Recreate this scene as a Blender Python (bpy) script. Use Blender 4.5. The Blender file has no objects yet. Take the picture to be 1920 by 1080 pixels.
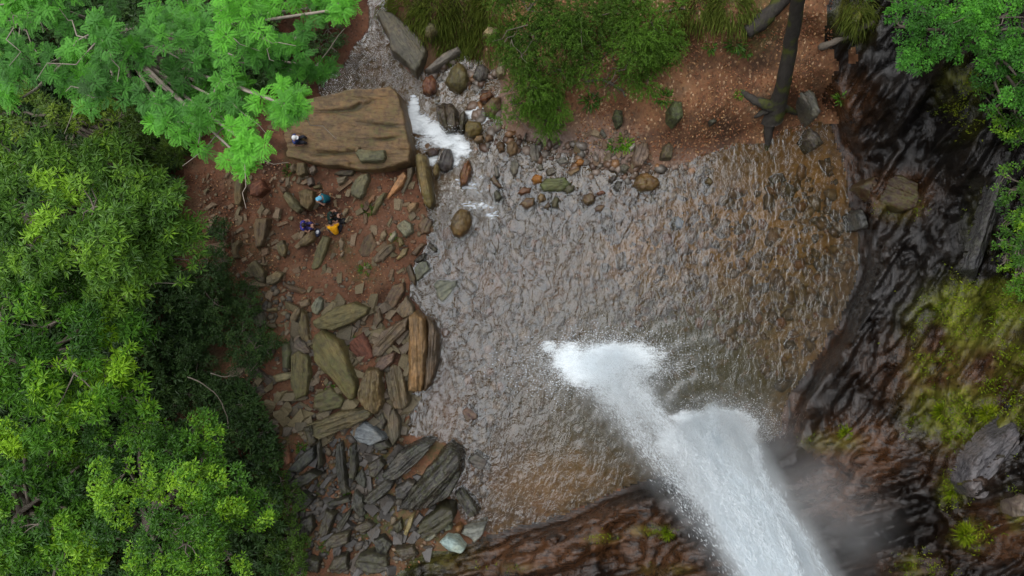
import bpy, bmesh, math, random
import numpy as np
from mathutils import Vector, Matrix

# ------------------------------------------------------------------ camera, sky, sun, exposure
scene = bpy.context.scene
col = scene.collection
H = 22.0                      # camera height above the pool (m)
F = 1297.0                    # focal length in pixels of the 1920 px wide photograph
cam_d = bpy.data.cameras.new("camera")
cam_d.sensor_width = 36.0
cam_d.lens = 36.0 * F / 1920.0
cam_d.clip_start = 0.2
cam_d.clip_end = 400.0
cam = bpy.data.objects.new("camera", cam_d)
cam.location = (0, 0, H)
cam.rotation_euler = (0, 0, 0)
col.objects.link(cam)
scene.camera = cam

SUN_EL, SUN_AZ = math.radians(62), math.radians(-50)     # azimuth clockwise from +Y
world = bpy.data.worlds.new("World")
scene.world = world
world.use_nodes = True
wn = world.node_tree
wn.nodes.clear()
w_out = wn.nodes.new("ShaderNodeOutputWorld")
w_bg = wn.nodes.new("ShaderNodeBackground")
w_sky = wn.nodes.new("ShaderNodeTexSky")
w_sky.sky_type = 'NISHITA'
w_sky.sun_disc = False
w_sky.sun_elevation = SUN_EL
w_sky.sun_rotation = SUN_AZ
w_sky.air_density = 1.0
w_sky.dust_density = 4.0
w_hs = wn.nodes.new("ShaderNodeHueSaturation")
w_hs.inputs["Saturation"].default_value = 0.34            # overcast: grey cloud light
wn.links.new(w_sky.outputs[0], w_hs.inputs["Color"])
w_mx = wn.nodes.new("ShaderNodeMix"); w_mx.data_type = 'RGBA'      # an even cloud sheet veils most of the sky
w_mx.inputs[0].default_value = 0.75
wn.links.new(w_hs.outputs[0], w_mx.inputs[6])
w_mx.inputs[7].default_value = (4.9, 5.15, 5.8, 1)
wn.links.new(w_mx.outputs[2], w_bg.inputs["Color"])
w_bg.inputs["Strength"].default_value = 0.15
wn.links.new(w_bg.outputs[0], w_out.inputs["Surface"])

sun_d = bpy.data.lights.new("sun", 'SUN')
sun_d.energy = 1.5
sun_d.angle = math.radians(75)
sun_d.color = (1.0, 0.975, 0.945)
sun = bpy.data.objects.new("sun", sun_d)
sdir = Vector((math.sin(SUN_AZ) * math.cos(SUN_EL), math.cos(SUN_AZ) * math.cos(SUN_EL), math.sin(SUN_EL)))
sun.rotation_euler = sdir.to_track_quat('Z', 'Y').to_euler()
sun.location = sdir * 60
col.objects.link(sun)

scene.view_settings.view_transform = 'Standard'
scene.view_settings.look = 'None'
scene.view_settings.gamma = 1.0
scene.view_settings.exposure = 1.05
scene.view_settings.use_curve_mapping = False
scene.render.engine = 'CYCLES'
scene.cycles.use_denoising = True
scene.cycles.max_bounces = 12
scene.cycles.diffuse_bounces = 3
scene.cycles.glossy_bounces = 3
scene.cycles.transparent_max_bounces = 24
scene.cycles.volume_bounces = 12
scene.cycles.volume_step_rate = 2.0
scene.cycles.caustics_reflective = False
scene.cycles.caustics_refractive = False

rng = np.random.default_rng(7)
random.seed(7)

# ------------------------------------------------------------------ helpers
def at(px, py, z):
    """world point at height z seen at photograph pixel (px, py)"""
    px, py, z = np.broadcast_arrays(np.asarray(px, float), np.asarray(py, float), np.asarray(z, float))
    s = (H - z) / F
    return np.stack([(px - 960) * s, (540 - py) * s, z], -1)

def hash2(ix, iy, seed):
    n = (ix.astype(np.int64) * 374761393 + iy.astype(np.int64) * 668265263 + seed * 982451653) & 0x7fffffff
    n = ((n ^ (n >> 13)) * 1274126177) & 0x7fffffff
    n = (n ^ (n >> 16)) & 0xffff
    return n / 65535.0

def vnoise(x, y, seed=0):
    x = np.asarray(x, float); y = np.asarray(y, float)
    ix = np.floor(x); iy = np.floor(y)
    fx = x - ix; fy = y - iy
    fx = fx * fx * (3 - 2 * fx); fy = fy * fy * (3 - 2 * fy)
    a = hash2(ix, iy, seed); b = hash2(ix + 1, iy, seed); c = hash2(ix, iy + 1, seed); d = hash2(ix + 1, iy + 1, seed)
    return (a * (1 - fx) + b * fx) * (1 - fy) + (c * (1 - fx) + d * fx) * fy

def fbm(x, y, seed=0, octv=4, gain=0.5):
    s = 0; a = 1.0; t = 0
    for k in range(octv):
        s = s + a * (vnoise(x * 2 ** k + 17.3 * k, y * 2 ** k - 9.1 * k, seed + k) - 0.5)
        t += a; a *= gain
    return s / t * 2

def poly_sd(x, y, poly):
    """signed distance to a polygon, negative inside"""
    P = np.asarray(poly, float); Q = np.roll(P, -1, 0)
    d = np.full(x.shape, 1e18); s = np.zeros(x.shape, bool)
    for (ax, ay), (bx, by) in zip(P, Q):
        ex, ey = bx - ax, by - ay
        wx, wy = x - ax, y - ay
        t = np.clip((wx * ex + wy * ey) / (ex * ex + ey * ey + 1e-12), 0, 1)
        d = np.minimum(d, (wx - ex * t) ** 2 + (wy - ey * t) ** 2)
        c = ((ay > y) != (by > y))
        xi = ax + (y - ay) / (by - ay if by != ay else 1e-9) * ex
        s ^= c & (x < xi)
    return np.where(s, -1, 1) * np.sqrt(d)

def sstep(a, b, x):
    t = np.clip((x - a) / (b - a), 0, 1)
    return t * t * (3 - 2 * t)

def mesh_np(name, V, faces, k, smooth=True, attrs=None):
    """mesh from vertex array and an (n,k) index array"""
    me = bpy.data.meshes.new(name)
    V = np.ascontiguousarray(V, np.float32); faces = np.ascontiguousarray(faces, np.int32)
    n = len(faces)
    me.vertices.add(len(V)); me.vertices.foreach_set("co", V.ravel())
    me.loops.add(n * k); me.loops.foreach_set("vertex_index", faces.ravel())
    me.polygons.add(n)
    me.polygons.foreach_set("loop_start", np.arange(0, n * k, k, dtype=np.int32))
    me.polygons.foreach_set("loop_total", np.full(n, k, np.int32))
    me.polygons.foreach_set("use_smooth", np.full(n, smooth, bool))
    if attrs:
        for an, av in attrs.items():
            a = me.attributes.new(an, 'FLOAT', 'POINT')
            a.data.foreach_set("value", np.ascontiguousarray(av, np.float32))
    me.update(calc_edges=True)
    return me

def obj(name, me, material=None, parent=None, loc=None, rz=0.0):
    o = bpy.data.objects.new(name, me)
    col.objects.link(o)
    if material is not None and me is not None and not me.materials:
        me.materials.append(material)
    if parent is not None:
        o.parent = parent
    if loc is not None:
        o.location = loc
    o.rotation_euler = (0, 0, rz)
    return o

def tag(o, label=None, cat=None, group=None, kind=None):
    if label: o["label"] = label
    if cat: o["category"] = cat
    if group: o["group"] = group
    if kind: o["kind"] = kind
    return o

def empty(name, loc, label, cat, group=None):
    o = bpy.data.objects.new(name, None); col.objects.link(o); o.location = loc
    o.empty_display_size = 0.2
    return tag(o, label, cat, group)

# ------------------------------------------------------------------ materials
class NT:
    def __init__(self, name):
        self.m = bpy.data.materials.new(name); self.m.use_nodes = True
        self.t = self.m.node_tree; self.t.nodes.clear()
        self.out = self.n("ShaderNodeOutputMaterial")
    def n(self, typ, **kw):
        nd = self.t.nodes.new(typ)
        for k, v in kw.items(): setattr(nd, k, v)
        return nd
    def set(self, sock, v):
        if isinstance(v, bpy.types.NodeSocket): self.t.links.new(v, sock)
        elif v is not None:
            if hasattr(sock, "default_value"):
                if sock.type == 'RGBA' and len(v) == 3: v = (*v, 1)
                sock.default_value = v
    def math(self, op, a, b=None, c=None, clamp=False):
        nd = self.n("ShaderNodeMath", operation=op, use_clamp=clamp)
        self.set(nd.inputs[0], a)
        if b is not None: self.set(nd.inputs[1], b)
        if c is not None: self.set(nd.inputs[2], c)
        return nd.outputs[0]
    def mix(self, f, a, b):
        nd = self.n("ShaderNodeMix", data_type='RGBA')
        self.set(nd.inputs[0], f); self.set(nd.inputs[6], a); self.set(nd.inputs[7], b)
        return nd.outputs[2]
    def mixf(self, f, a, b):
        nd = self.n("ShaderNodeMix", data_type='FLOAT')
        self.set(nd.inputs[0], f); self.set(nd.inputs[2], a); self.set(nd.inputs[3], b)
        return nd.outputs[0]
    def mul(self, a, b):
        nd = self.n("ShaderNodeMix", data_type='RGBA', blend_type='MULTIPLY')
        nd.inputs[0].default_value = 1
        self.set(nd.inputs[6], a); self.set(nd.inputs[7], b)
        return nd.outputs[2]
    def coord(self, which="Object"): return self.n("ShaderNodeTexCoord").outputs[which]
    def mapping(self, v, scale=(1, 1, 1), rot=(0, 0, 0), loc=(0, 0, 0)):
        nd = self.n("ShaderNodeMapping")
        self.set(nd.inputs[0], v); nd.inputs[1].default_value = loc
        nd.inputs[2].default_value = rot; nd.inputs[3].default_value = scale
        return nd.outputs[0]
    def noise(self, v, scale, detail=4, rough=0.55, dist=0.0):
        nd = self.n("ShaderNodeTexNoise")
        self.set(nd.inputs["Vector"], v); nd.inputs["Scale"].default_value = scale
        nd.inputs["Detail"].default_value = detail; nd.inputs["Roughness"].default_value = rough
        nd.inputs["Distortion"].default_value = dist
        return nd.outputs[0]
    def voro(self, v, scale, feature='F1', out="Distance", rnd=1.0):
        nd = self.n("ShaderNodeTexVoronoi", feature=feature)
        self.set(nd.inputs["Vector"], v); nd.inputs["Scale"].default_value = scale
        nd.inputs["Randomness"].default_value = rnd
        return nd.outputs[out]
    def n_warp(self, v, scale, amt):
        nd = self.n("ShaderNodeTexNoise"); self.set(nd.inputs["Vector"], v); nd.inputs["Scale"].default_value = scale
        vm = self.n("ShaderNodeVectorMath", operation='MULTIPLY_ADD'); self.set(vm.inputs[0], nd.outputs["Color"]); vm.inputs[1].default_value = (amt, amt, amt); self.set(vm.inputs[2], v)
        return vm.outputs[0]
    def ramp(self, f, stops, interp='LINEAR'):
        nd = self.n("ShaderNodeValToRGB"); self.set(nd.inputs[0], f)
        cr = nd.color_ramp; cr.interpolation = interp
        while len(cr.elements) < len(stops): cr.elements.new(0.5)
        for e, (p, c) in zip(cr.elements, stops):
            e.position = p; e.color = (c, c, c, 1) if isinstance(c, (int, float)) else (*c, 1)
        return nd.outputs[0]
    def attr(self, name, out="Fac"):
        nd = self.n("ShaderNodeAttribute"); nd.attribute_name = name
        return nd.outputs[out]
    def bump(self, h, strength, dist=0.05, normal=None):
        nd = self.n("ShaderNodeBump")
        self.set(nd.inputs["Height"], h); nd.inputs["Strength"].default_value = strength
        nd.inputs["Distance"].default_value = dist
        if normal is not None: self.set(nd.inputs["Normal"], normal)
        return nd.outputs[0]
    def principled(self, color, rough, normal=None, spec=0.5, **kw):
        nd = self.n("ShaderNodeBsdfPrincipled")
        self.set(nd.inputs["Base Color"], color); self.set(nd.inputs["Roughness"], rough)
        self.set(nd.inputs["Specular IOR Level"], spec)
        if normal is not None: self.set(nd.inputs["Normal"], normal)
        for k, v in kw.items(): self.set(nd.inputs[k.replace("_", " ")], v)
        return nd.outputs[0]
    def surf(self, s): self.t.links.new(s, self.out.inputs["Surface"]); return self.m

def m_soil():
    t = NT("soil"); c = t.coord()
    n1 = t.noise(c, 0.9, 5); n2 = t.noise(c, 6, 6, 0.65); n3 = t.noise(c, 28, 4, 0.7)
    base = t.ramp(n1, [(0.35, (0.09, 0.044, 0.024)), (0.5, (0.185, 0.08, 0.042)), (0.66, (0.155, 0.095, 0.052))])
    base = t.mix(t.ramp(n2, [(0.45, 0), (0.7, 0.8)]), base, (0.15, 0.072, 0.042))
    spk = t.voro(c, 22, out="Color")
    sp = t.n("ShaderNodeSeparateColor"); t.set(sp.inputs[0], spk)
    base = t.mix(t.ramp(sp.outputs[0], [(0.8, 0), (0.85, 0.75)]), base, t.mix(sp.outputs[1], (0.23, 0.12, 0.075), (0.055, 0.03, 0.02)))
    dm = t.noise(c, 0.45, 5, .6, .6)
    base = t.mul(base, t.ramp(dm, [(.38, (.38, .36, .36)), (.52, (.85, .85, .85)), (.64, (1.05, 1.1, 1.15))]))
    g = t.math('MULTIPLY', t.attr("moss"), t.ramp(n2, [(0.38, 0), (0.6, 1)]))
    base = t.mix(g, base, t.mix(n3, (0.018, 0.045, 0.012), (0.05, 0.09, 0.022)))
    hgt = t.math('ADD', t.math('MULTIPLY', n2, 0.7), t.math('MULTIPLY', n3, 0.5))
    return t.surf(t.principled(base, 0.85, t.bump(hgt, 0.8, 0.08), 0.25))

def m_litter():
    t = NT("leaf_litter_soil"); c = t.coord()
    n1 = t.noise(c, 0.8, 5); n2 = t.noise(c, 7, 5, 0.65)
    sp = t.n("ShaderNodeSeparateColor"); t.set(sp.inputs[0], t.voro(t.mapping(c, (1, 0.7, 1)), 19, out="Color"))
    base = t.ramp(n1, [(0.35, (0.10, 0.05, 0.026)), (0.52, (0.225, 0.098, 0.045)), (0.7, (0.17, 0.105, 0.06))])
    base = t.mix(t.ramp(sp.outputs[0], [(0.55, 0), (0.62, 0.7)]), base, t.mix(sp.outputs[1], (0.26, 0.13, 0.055), (0.07, 0.035, 0.018)))
    base = t.mix(t.ramp(sp.outputs[2], [(0.93, 0), (0.95, 1)]), base, (0.45, 0.28, 0.16))
    dm = t.noise(c, 0.6, 5, .6, .6)
    base = t.mul(base, t.ramp(dm, [(.38, (.42, .4, .38)), (.52, (.82, .84, .84)), (.64, (1.05, 1.1, 1.1))]))
    grey = t.attr("gravel")
    base = t.mix(t.math('MULTIPLY', grey, 0.85), base, t.mix(sp.outputs[0], (0.15, 0.11, 0.09), (0.27, 0.21, 0.18)))
    g = t.math('MULTIPLY', t.attr("moss"), t.ramp(n2, [(0.35, 0), (0.6, 1)]))
    base = t.mix(g, base, t.mix(n2, (0.02, 0.06, 0.012), (0.06, 0.12, 0.02)))
    hgt = t.math('ADD', n2, t.math('MULTIPLY', sp.outputs[0], 0.5))
    return t.surf(t.principled(base, 0.8, t.bump(hgt, 0.7, 0.07), 0.3))

def m_bed():
    t = NT("pool_bed_gravel"); c = t.coord()
    n1 = t.noise(c, 0.55, 4); n2 = t.noise(c, 3, 6, 0.6)
    v = t.voro(c, 5.5); sp = t.n("ShaderNodeSeparateColor"); t.set(sp.inputs[0], t.voro(c, 5.5, out="Color"))
    base = t.ramp(n1, [(0.3, (0.05, 0.034, 0.014)), (0.5, (0.09, 0.052, 0.02)), (0.68, (0.13, 0.058, 0.017))])
    base = t.mix(t.math('MULTIPLY', t.ramp(sp.outputs[0], [(0.3, 0), (0.9, 1)]), 0.6), base, t.mix(sp.outputs[1], (0.13, 0.085, 0.05), (0.04, 0.025, 0.013)))
    base = t.mix(t.attr("deep"), base, (0.05, 0.053, 0.024))
    base = t.mix(t.math('MULTIPLY', t.attr("rust"), t.ramp(n2, [(.3, .35), (.6, .95)])), base, t.mix(n2, (0.20, 0.105, 0.024), (0.34, 0.195, 0.055)))
    base = t.mix(t.math('MULTIPLY', t.attr("gravel"), 0.8), base, t.mix(sp.outputs[0], (0.09, 0.07, 0.058), (0.17, 0.14, 0.12)))
    base = t.mix(t.math('MULTIPLY', t.ramp(n2, [(0.55, 0), (0.75, 1)]), 0.5), base, (0.16, 0.07, 0.02))
    hgt = t.math('ADD', t.math('MULTIPLY', v, -0.7), n2)
    return t.surf(t.principled(base, 0.5, t.bump(hgt, 0.8, 0.12), 0.4))

def m_cliff():
    t = NT("wet_cliff_rock"); c = t.coord()
    steep = t.attr("steep")
    # strata: one direction on the right wall, another along the foot of the fall
    a1 = t.mapping(c, (1.0, 0.16, 0.5), (0, 0, math.radians(35)))
    a2 = t.mapping(c, (0.16, 1.0, 0.5), (0, 0, math.radians(-20)))
    s1 = t.noise(a1, 6, 8, 0.66, 0.4); s2 = t.noise(a2, 6, 8, 0.66, 0.4)
    st = t.mixf(steep, s2, s1)
    n1 = t.noise(c, 0.7, 5, 0.6); n2 = t.noise(c, 4.5, 6, 0.65); n3 = t.noise(c, 20, 4, 0.7)
    base = t.ramp(st, [(0.3, (0.002, 0.0016, 0.0013)), (0.5, (0.006, 0.0045, 0.0035)), (0.7, (0.016, 0.0115, 0.008))])
    rust = t.math('MULTIPLY', t.attr("rust"), t.ramp(t.math('ADD', t.math('MULTIPLY', n2, 0.5), t.math('MULTIPLY', st, 0.5)), [(0.38, 0), (0.58, 1)]))
    base = t.mix(rust, base, t.mix(n3, (0.05, 0.02, 0.007), (0.13, 0.052, 0.015)))
    moss = t.math('MULTIPLY', t.attr("moss"), t.ramp(t.math('ADD', t.math('MULTIPLY', n2, 0.6), t.math('MULTIPLY', n3, 0.4)), [(0.36, 0), (0.56, 1)]))
    base = t.mix(moss, base, t.mix(n2, (0.08, 0.12, 0.005), (0.22, 0.21, 0.012)))
    rough = t.mixf(moss, t.ramp(n2, [(0.35, 0.05), (0.7, 0.17)]), 0.9)
    rough = t.mixf(t.math('MULTIPLY', rust, 0.6), rough, 0.7)
    vf = t.voro(t.mapping(t.n_warp(c, 1.5, .25), (1, .45, 1), (0, 0, math.radians(35))), 3.2, out="Color")
    vs = t.n("ShaderNodeSeparateColor"); t.set(vs.inputs[0], vf)
    st = t.math('ADD', st, t.math('MULTIPLY', vs.outputs[0], 0.22))
    hgt = t.math('ADD', t.math('MULTIPLY', st, 1.0), t.math('ADD', t.math('MULTIPLY', n2, 0.45), t.math('MULTIPLY', n3, 0.14)))
    return t.surf(t.principled(base, rough, t.bump(hgt, 1.0, 0.08), 0.5, IOR=1.5))

def m_rock():
    """one rock material: colour, wetness and grain direction come from each rock (object colour, its own axes)"""
    t = NT("rock"); c = t.coord()
    oi = t.n("ShaderNodeObjectInfo")
    loc = t.n("ShaderNodeVectorMath", operation='ADD'); t.set(loc.inputs[0], c)
    comb = t.n("ShaderNodeCombineXYZ"); t.set(comb.inputs[2], t.math('MULTIPLY', oi.outputs["Random"], 37.0)); t.set(loc.inputs[1], comb.outputs[0])
    c2 = loc.outputs[0]
    st = t.noise(t.mapping(c2, (0.24, 1.0, 0.8)), 9, 7, 0.66, 0.9)
    st2 = t.noise(t.mapping(c2, (0.07, 1.0, 0.6)), 26, 3, 0.6)
    n1 = t.noise(c2, 1.6, 4, 0.6); n2 = t.noise(c2, 8, 6, 0.68); n3 = t.noise(c2, 34, 4, 0.7)
    base = t.mul(oi.outputs["Color"], t.ramp(n1, [(0.3, (0.62, 0.64, 0.68)), (0.5, (1, 1, 1)), (0.72, (1.35, 1.18, 1.0))]))
    base = t.mul(base, t.ramp(st, [(0.32, (0.6, 0.6, 0.62)), (0.5, (1.0, 0.98, 0.95)), (0.7, (1.3, 1.25, 1.18))]))
    base = t.mul(base, t.ramp(n2, [(0.3, 0.42), (0.6, 1.0)]))
    up = t.n("ShaderNodeNewGeometry").outputs["Normal"]
    sx = t.n("ShaderNodeSeparateXYZ"); t.set(sx.inputs[0], up)
    mo = t.math('MULTIPLY', t.attr("moss"), t.ramp(n2, [(0.42, 0), (0.6, 1)]))
    crk = t.attr("crack")
    base = t.mix(t.math('MULTIPLY', crk, 0.85), base, (0.03, 0.028, 0.015))
    base = t.mix(t.math('MULTIPLY', mo, 0.8), base, t.mix(n3, (0.035, 0.06, 0.010), (0.12, 0.14, 0.03)))
    pale = t.ramp(n3, [(0.66, 0), (0.72, 1)])
    base = t.mix(t.math('MULTIPLY', t.math('MULTIPLY', pale, n1), 0.5), base, (0.33, 0.29, 0.2))
    rough = t.mixf(n2, t.math('MULTIPLY', oi.outputs["Alpha"], 0.75), oi.outputs["Alpha"])
    hgt = t.math('ADD', t.math('ADD', t.math('MULTIPLY', st, 0.9), t.math('MULTIPLY', st2, 0.35)), t.math('ADD', t.math('MULTIPLY', n2, 0.4), t.math('MULTIPLY', n3, 0.16)))
    return t.surf(t.principled(base, rough, t.bump(hgt, 0.8, 0.07), 0.5))

def m_water():
    t = NT("clear_water"); c = t.coord()
    calm = t.attr("calm"); foam = t.attr("foam")
    w0 = t.noise(t.mapping(c, (1, 0.75, 1)), 1.3, 2, 0.5, 0.3)
    w1 = t.noise(t.mapping(c, (1.25, 0.7, 1), (0, 0, math.radians(-18))), 2.5, 4, 0.55, 1.2)
    w2 = t.noise(t.mapping(c, (1.15, 0.8, 1), (0, 0, math.radians(20))), 6.0, 2, 0.5, 1.0)
    hgt = t.math('ADD', t.math('MULTIPLY', w0, 0.4), t.math('ADD', t.math('MULTIPLY', w1, 0.5), t.math('MULTIPLY', w2, 0.26)))
    wr = t.n("ShaderNodeMapRange", interpolation_type='SMOOTHSTEP'); t.set(wr.inputs[0], w1); wr.inputs[1].default_value = .43; wr.inputs[2].default_value = .57
    wq_ = t.n("ShaderNodeMapRange", interpolation_type='SMOOTHSTEP'); t.set(wq_.inputs[0], w2); wq_.inputs[1].default_value = .42; wq_.inputs[2].default_value = .58
    hgt = t.math('ADD', t.math('MULTIPLY', w0, 0.45), t.math('ADD', t.math('MULTIPLY', wr.outputs[0], 0.26), t.math('MULTIPLY', wq_.outputs[0], 0.06)))
    hgt = t.math('MULTIPLY', hgt, t.mixf(calm, 1.0, 0.36))
    nrm = t.bump(hgt, 1.0, 0.062)
    fr = t.n("ShaderNodeFresnel"); fr.inputs["IOR"].default_value = 1.6; t.set(fr.inputs["Normal"], nrm)
    gl = t.n("ShaderNodeBsdfGlossy"); gl.inputs["Roughness"].default_value = 0.015; t.set(gl.inputs["Normal"], nrm)
    gl.inputs["Color"].default_value = (0.92, 0.97, 1, 1)
    tr = t.n("ShaderNodeBsdfTransparent"); tr.inputs["Color"].default_value = (0.88, 0.79, 0.60, 1)
    df = t.n("ShaderNodeBsdfDiffuse"); df.inputs["Color"].default_value = (0.065, 0.06, 0.03, 1)
    body = t.n("ShaderNodeMixShader"); t.set(body.inputs[0], t.mixf(calm, 0.05, 0.2))
    t.set(body.inputs[1], tr.outputs[0]); t.set(body.inputs[2], df.outputs[0])
    s = t.n("ShaderNodeMixShader"); t.set(s.inputs[0], fr.outputs[0])
    t.set(s.inputs[1], body.outputs[0]); t.set(s.inputs[2], gl.outputs[0])
    # foam: lacy white bubbles where the water breaks
    cf = t.mapping(c, (0.5, 1.2, 1), (0, 0, math.radians(38)))
    f1 = t.noise(cf, 4.5, 6, 0.65, 1.2); f2 = t.noise(cf, 13, 5, 0.7, 1.5)
    fn = t.math('ADD', t.math('MULTIPLY', f1, 0.65), t.math('MULTIPLY', f2, 0.35))
    fm = t.math('SUBTRACT', t.math('ADD', foam, t.math('MULTIPLY', fn, 1.6)), 1.05)
    fm = t.ramp(fm, [(0.0, 0), (0.35, 0.75), (0.7, 1)])
    fm = t.math('MULTIPLY', fm, t.ramp(foam, [(0.03, 0), (0.22, 1)]))
    wd = t.principled(t.mix(f1, (0.62, 0.69, 0.72), (0.9, 0.93, 0.94)), 0.7, t.bump(t.math('ADD', f1, f2), 0.35, 0.1), 0.2)
    s2 = t.n("ShaderNodeMixShader"); t.set(s2.inputs[0], fm); t.set(s2.inputs[1], s.outputs[0]); t.set(s2.inputs[2], wd)
    return t.surf(s2.outputs[0])

def m_leaf(name, dark, mid, light, trans=0.35, gloss=0.35):
    t = NT(name)
    ti = t.attr("tint")
    base = t.ramp(ti, [(0.0, dark), (0.5, mid), (1.0, light)])
    n = t.noise(t.coord(), 14, 3)
    base = t.mul(base, t.ramp(n, [(0.3, 0.72), (0.7, 1.12)]))
    p = t.principled(base, 0.5, None, gloss)
    tl = t.n("ShaderNodeBsdfTranslucent"); t.set(tl.inputs[0], t.mul(base, (1.25, 1.3, 0.7)))
    mx = t.n("ShaderNodeMixShader"); mx.inputs[0].default_value = trans
    t.set(mx.inputs[1], p); t.set(mx.inputs[2], tl.outputs[0])
    return t.surf(mx.outputs[0])

def m_bark(name, c1, c2, moss=None):
    t = NT(name); c = t.coord()
    n = t.noise(t.mapping(c, (1, 1, 0.35)), 9, 6, 0.65); n2 = t.noise(c, 2.2, 4)
    base = t.mix(n, c1, c2)
    if moss: base = t.mix(t.ramp(n2, [(0.5, 0), (0.62, 0.85)]), base, moss)
    return t.surf(t.principled(base, 0.85, t.bump(n, 0.8, 0.05), 0.25))

def m_plain(name, c, rough=0.8, var=0.25, scale=12, spec=0.3):
    t = NT(name); n = t.noise(t.coord(), scale, 4)
    base = t.mul(c, t.ramp(n, [(0.3, 1 - var), (0.7, 1 + var)])) if not isinstance(c, bpy.types.NodeSocket) else c
    return t.surf(t.principled(base, rough, t.bump(n, 0.25, 0.01), spec))

def _c4(c): return (*c, 1.0)

M = {}
M['soil'] = m_soil(); M['litter'] = m_litter(); M['bed'] = m_bed(); M['cliff'] = m_cliff()
M['rock'] = m_rock(); M['water'] = m_water()
M['leaf_fern'] = m_leaf("feathery_leaf", (0.028, 0.08, 0.014), (0.06, 0.20, 0.03), (0.13, 0.42, 0.035), 0.4, 0.2)
M['leaf_olive'] = m_leaf("olive_leaf", (0.03, 0.06, 0.010), (0.085, 0.155, 0.022), (0.22, 0.32, 0.03), 0.3, 0.4)
M['leaf_mid'] = m_leaf("green_leaf", (0.03, 0.08, 0.012), (0.085, 0.19, 0.022), (0.22, 0.40, 0.028), 0.32, 0.4)
M['leaf_lime'] = m_leaf("lime_leaf", (0.025, 0.08, 0.008), (0.08, 0.215, 0.014), (0.26, 0.46, 0.02), 0.35, 0.35)
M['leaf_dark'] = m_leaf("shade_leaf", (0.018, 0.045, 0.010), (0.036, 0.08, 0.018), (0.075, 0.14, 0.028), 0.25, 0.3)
M['leaf_fine'] = m_leaf("fine_leaf", (0.028, 0.06, 0.010), (0.07, 0.135, 0.018), (0.12, 0.25, 0.025), 0.3, 0.2)
M['grass'] = m_leaf("grass_blade", (0.035, 0.065, 0.010), (0.085, 0.13, 0.02), (0.19, 0.23, 0.045), 0.35, 0.25)
M['mossy'] = m_leaf("cliff_grass", (0.05, 0.10, 0.004), (0.16, 0.24, 0.008), (0.32, 0.38, 0.02), 0.35, 0.2)
M['dead'] = m_leaf("fallen_leaf", (0.09, 0.032, 0.014), (0.24, 0.095, 0.04), (0.52, 0.34, 0.16), 0.1, 0.3)
M['bark'] = m_bark("grey_bark", (0.06, 0.05, 0.04), (0.19, 0.16, 0.125))
M['bark_moss'] = m_bark("mossy_bark", (0.014, 0.012, 0.010), (0.06, 0.053, 0.044), (0.06, 0.07, 0.010))
M['twig'] = m_bark("pale_twig", (0.15, 0.125, 0.10), (0.3, 0.26, 0.21))

# ------------------------------------------------------------------ ground, pool bed, cliff
WATER = [(700, -40), (690, 60), (640, 120), (590, 150), (600, 185), (740, 185), (765, 230), (776, 310), (800, 400), (797, 455),
         (772, 500), (768, 555), (795, 590), (818, 640), (805, 720), (770, 740), (766, 815), (855, 832), (866, 880),
         (848, 930), (880, 985), (930, 1002), (970, 985), (1050, 968), (1105, 945), (1150, 922), (1190, 905), (1300, 880),
         (1420, 838), (1462, 815), (1466, 785), (1482, 740), (1520, 680), (1570, 612), (1610, 500), (1604, 420),
         (1588, 350), (1573, 280), (1560, 232), (1535, 225), (1470, 245), (1440, 268), (1360, 275), (1300, 298), (1240, 320),
         (1180, 325), (1130, 318), (1080, 292), (1010, 270), (950, 250), (930, 200), (935, 150), (900, 110), (860, 95),
         (805, 130), (780, 140), (750, 110), (725, 60), (720, -40)]
CLIFF = [(1590, -60), (1572, 120), (1563, 230), (1602, 400), (1612, 500), (1566, 616), (1466, 800), (1420, 842), (1180, 912),
         (1100, 950), (960, 988), (890, 1015), (800, 1045), (740, 1085), (740, 1500), (2500, 1500), (2500, -500), (1620, -500)]
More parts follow.
